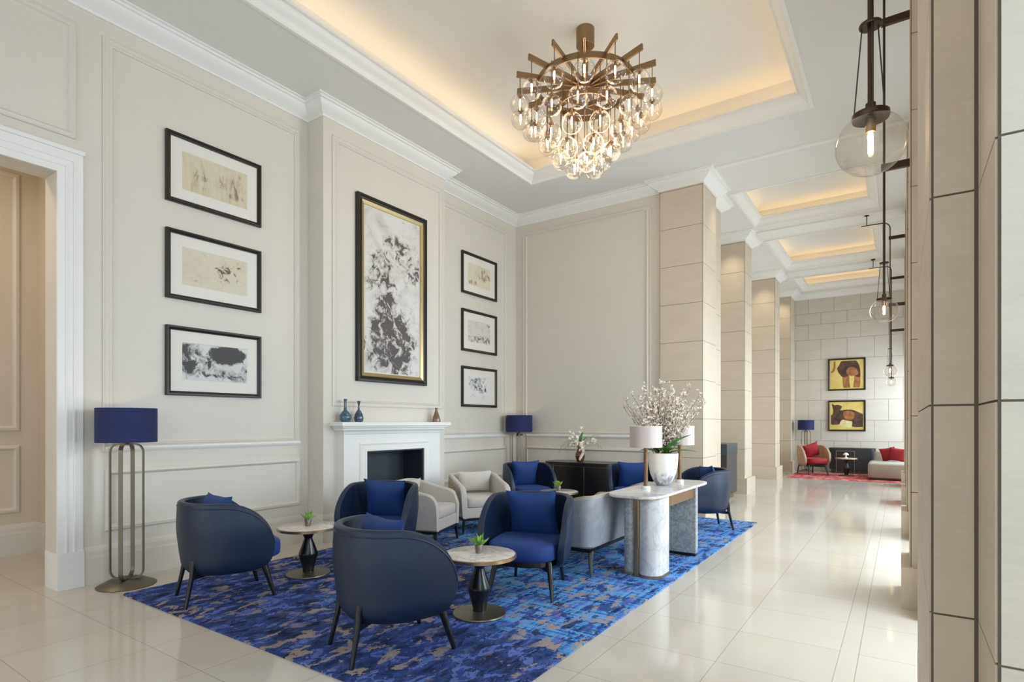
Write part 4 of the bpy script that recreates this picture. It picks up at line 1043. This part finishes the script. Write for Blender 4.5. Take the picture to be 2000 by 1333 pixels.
for k in range(15):
    a = 2*PI*(k+.35)/15; c, s = math.cos(a), math.sin(a)
    MB().tube([(.07*c, .07*s, 5.36), (.80*c, .80*s, 5.40)], 0, flat=(.065, .022, (0, 0, 1))).build('arm', M['bronze'], cd)
for k in range(6):
    a = 2*PI*k/6; c, s = math.cos(a), math.sin(a)
    MB().tube([(.30*c, .30*s, 5.12), (.30*c, .30*s, 5.38)], .008, 8).build('hanger', M['bronze'], cd)
    MB().tube([(.04*c, .04*s, 5.13), (.30*c, .30*s, 5.13)], 0, flat=(.05, .015, (0, 0, 1))).build('arm', M['bronze'], cd)
GRR = .112
gs = MB().sphere((0, 0, 0), GRR, 28, 16)
proto = None
for ti, (r, n, zr, zg) in enumerate(tiers):
    for k in range(n):
        a = 2*PI*(k+.35+(0 if ti == 0 else .3*ti))/n; x, y = r*math.cos(a), r*math.sin(a); ztop = 5.38 if ti < 2 else (5.36 if ti == 2 else 5.14)
        p = MB().tube([(0, 0, GRR+.01), (0, 0, ztop-zg)], .0055, 8).lathe([(0, GRR-.012), (.030, GRR-.012), (.032, GRR-.004), (.03, GRR+.004), (.014, GRR+.01), (.014, GRR+.035), (0, GRR+.035)], 16).lathe([(0, GRR-.05), (.013, GRR-.05), (.013, GRR-.012), (0, GRR-.012)], 12)
        p = p.build('pendant', M['bronze'], cd, smooth=True, loc=(x, y, zg))
        if proto is None:
            g = gs.build('glass_globe', M['glass'], p, smooth=True)
            b = MB().lathe([(0, -.02), (.008, -.016), (.009, .045), (.006, .062), (0, .062)], 10).build('bulb', M['bulb'], p, smooth=True)
            proto = (g, b)
        else:
            for q in proto: d = q.copy(); C.objects.link(d); d.parent = p
l = bpy.data.lights.new('chandelier_glow', 'POINT'); l.energy = 26; l.color = (1, .84, .64); l.shadow_soft_size = .35
lo = bpy.data.objects.new('chandelier_glow', l); C.objects.link(lo); lo.location = (cxh, cyh, 4.75)
# recessed downlights over the pillars
for (x, y, tx, ty, tz, e) in ((-2.95, 12.12, -2.98, 12.6, 3.2, 42), (-3.0, 15.75, -3.02, 16.25, 3.2, 42), (-2.2, 9.75, -2.6, 9.75, 3.8, 20), (-2.98, 18.5, -3.0, 19.0, 3.6, 34)):
    spot('downlight', (x, y, ZC-.02), (tx, ty, tz), e, (1, .88, .68), 74, 1.0, .08)
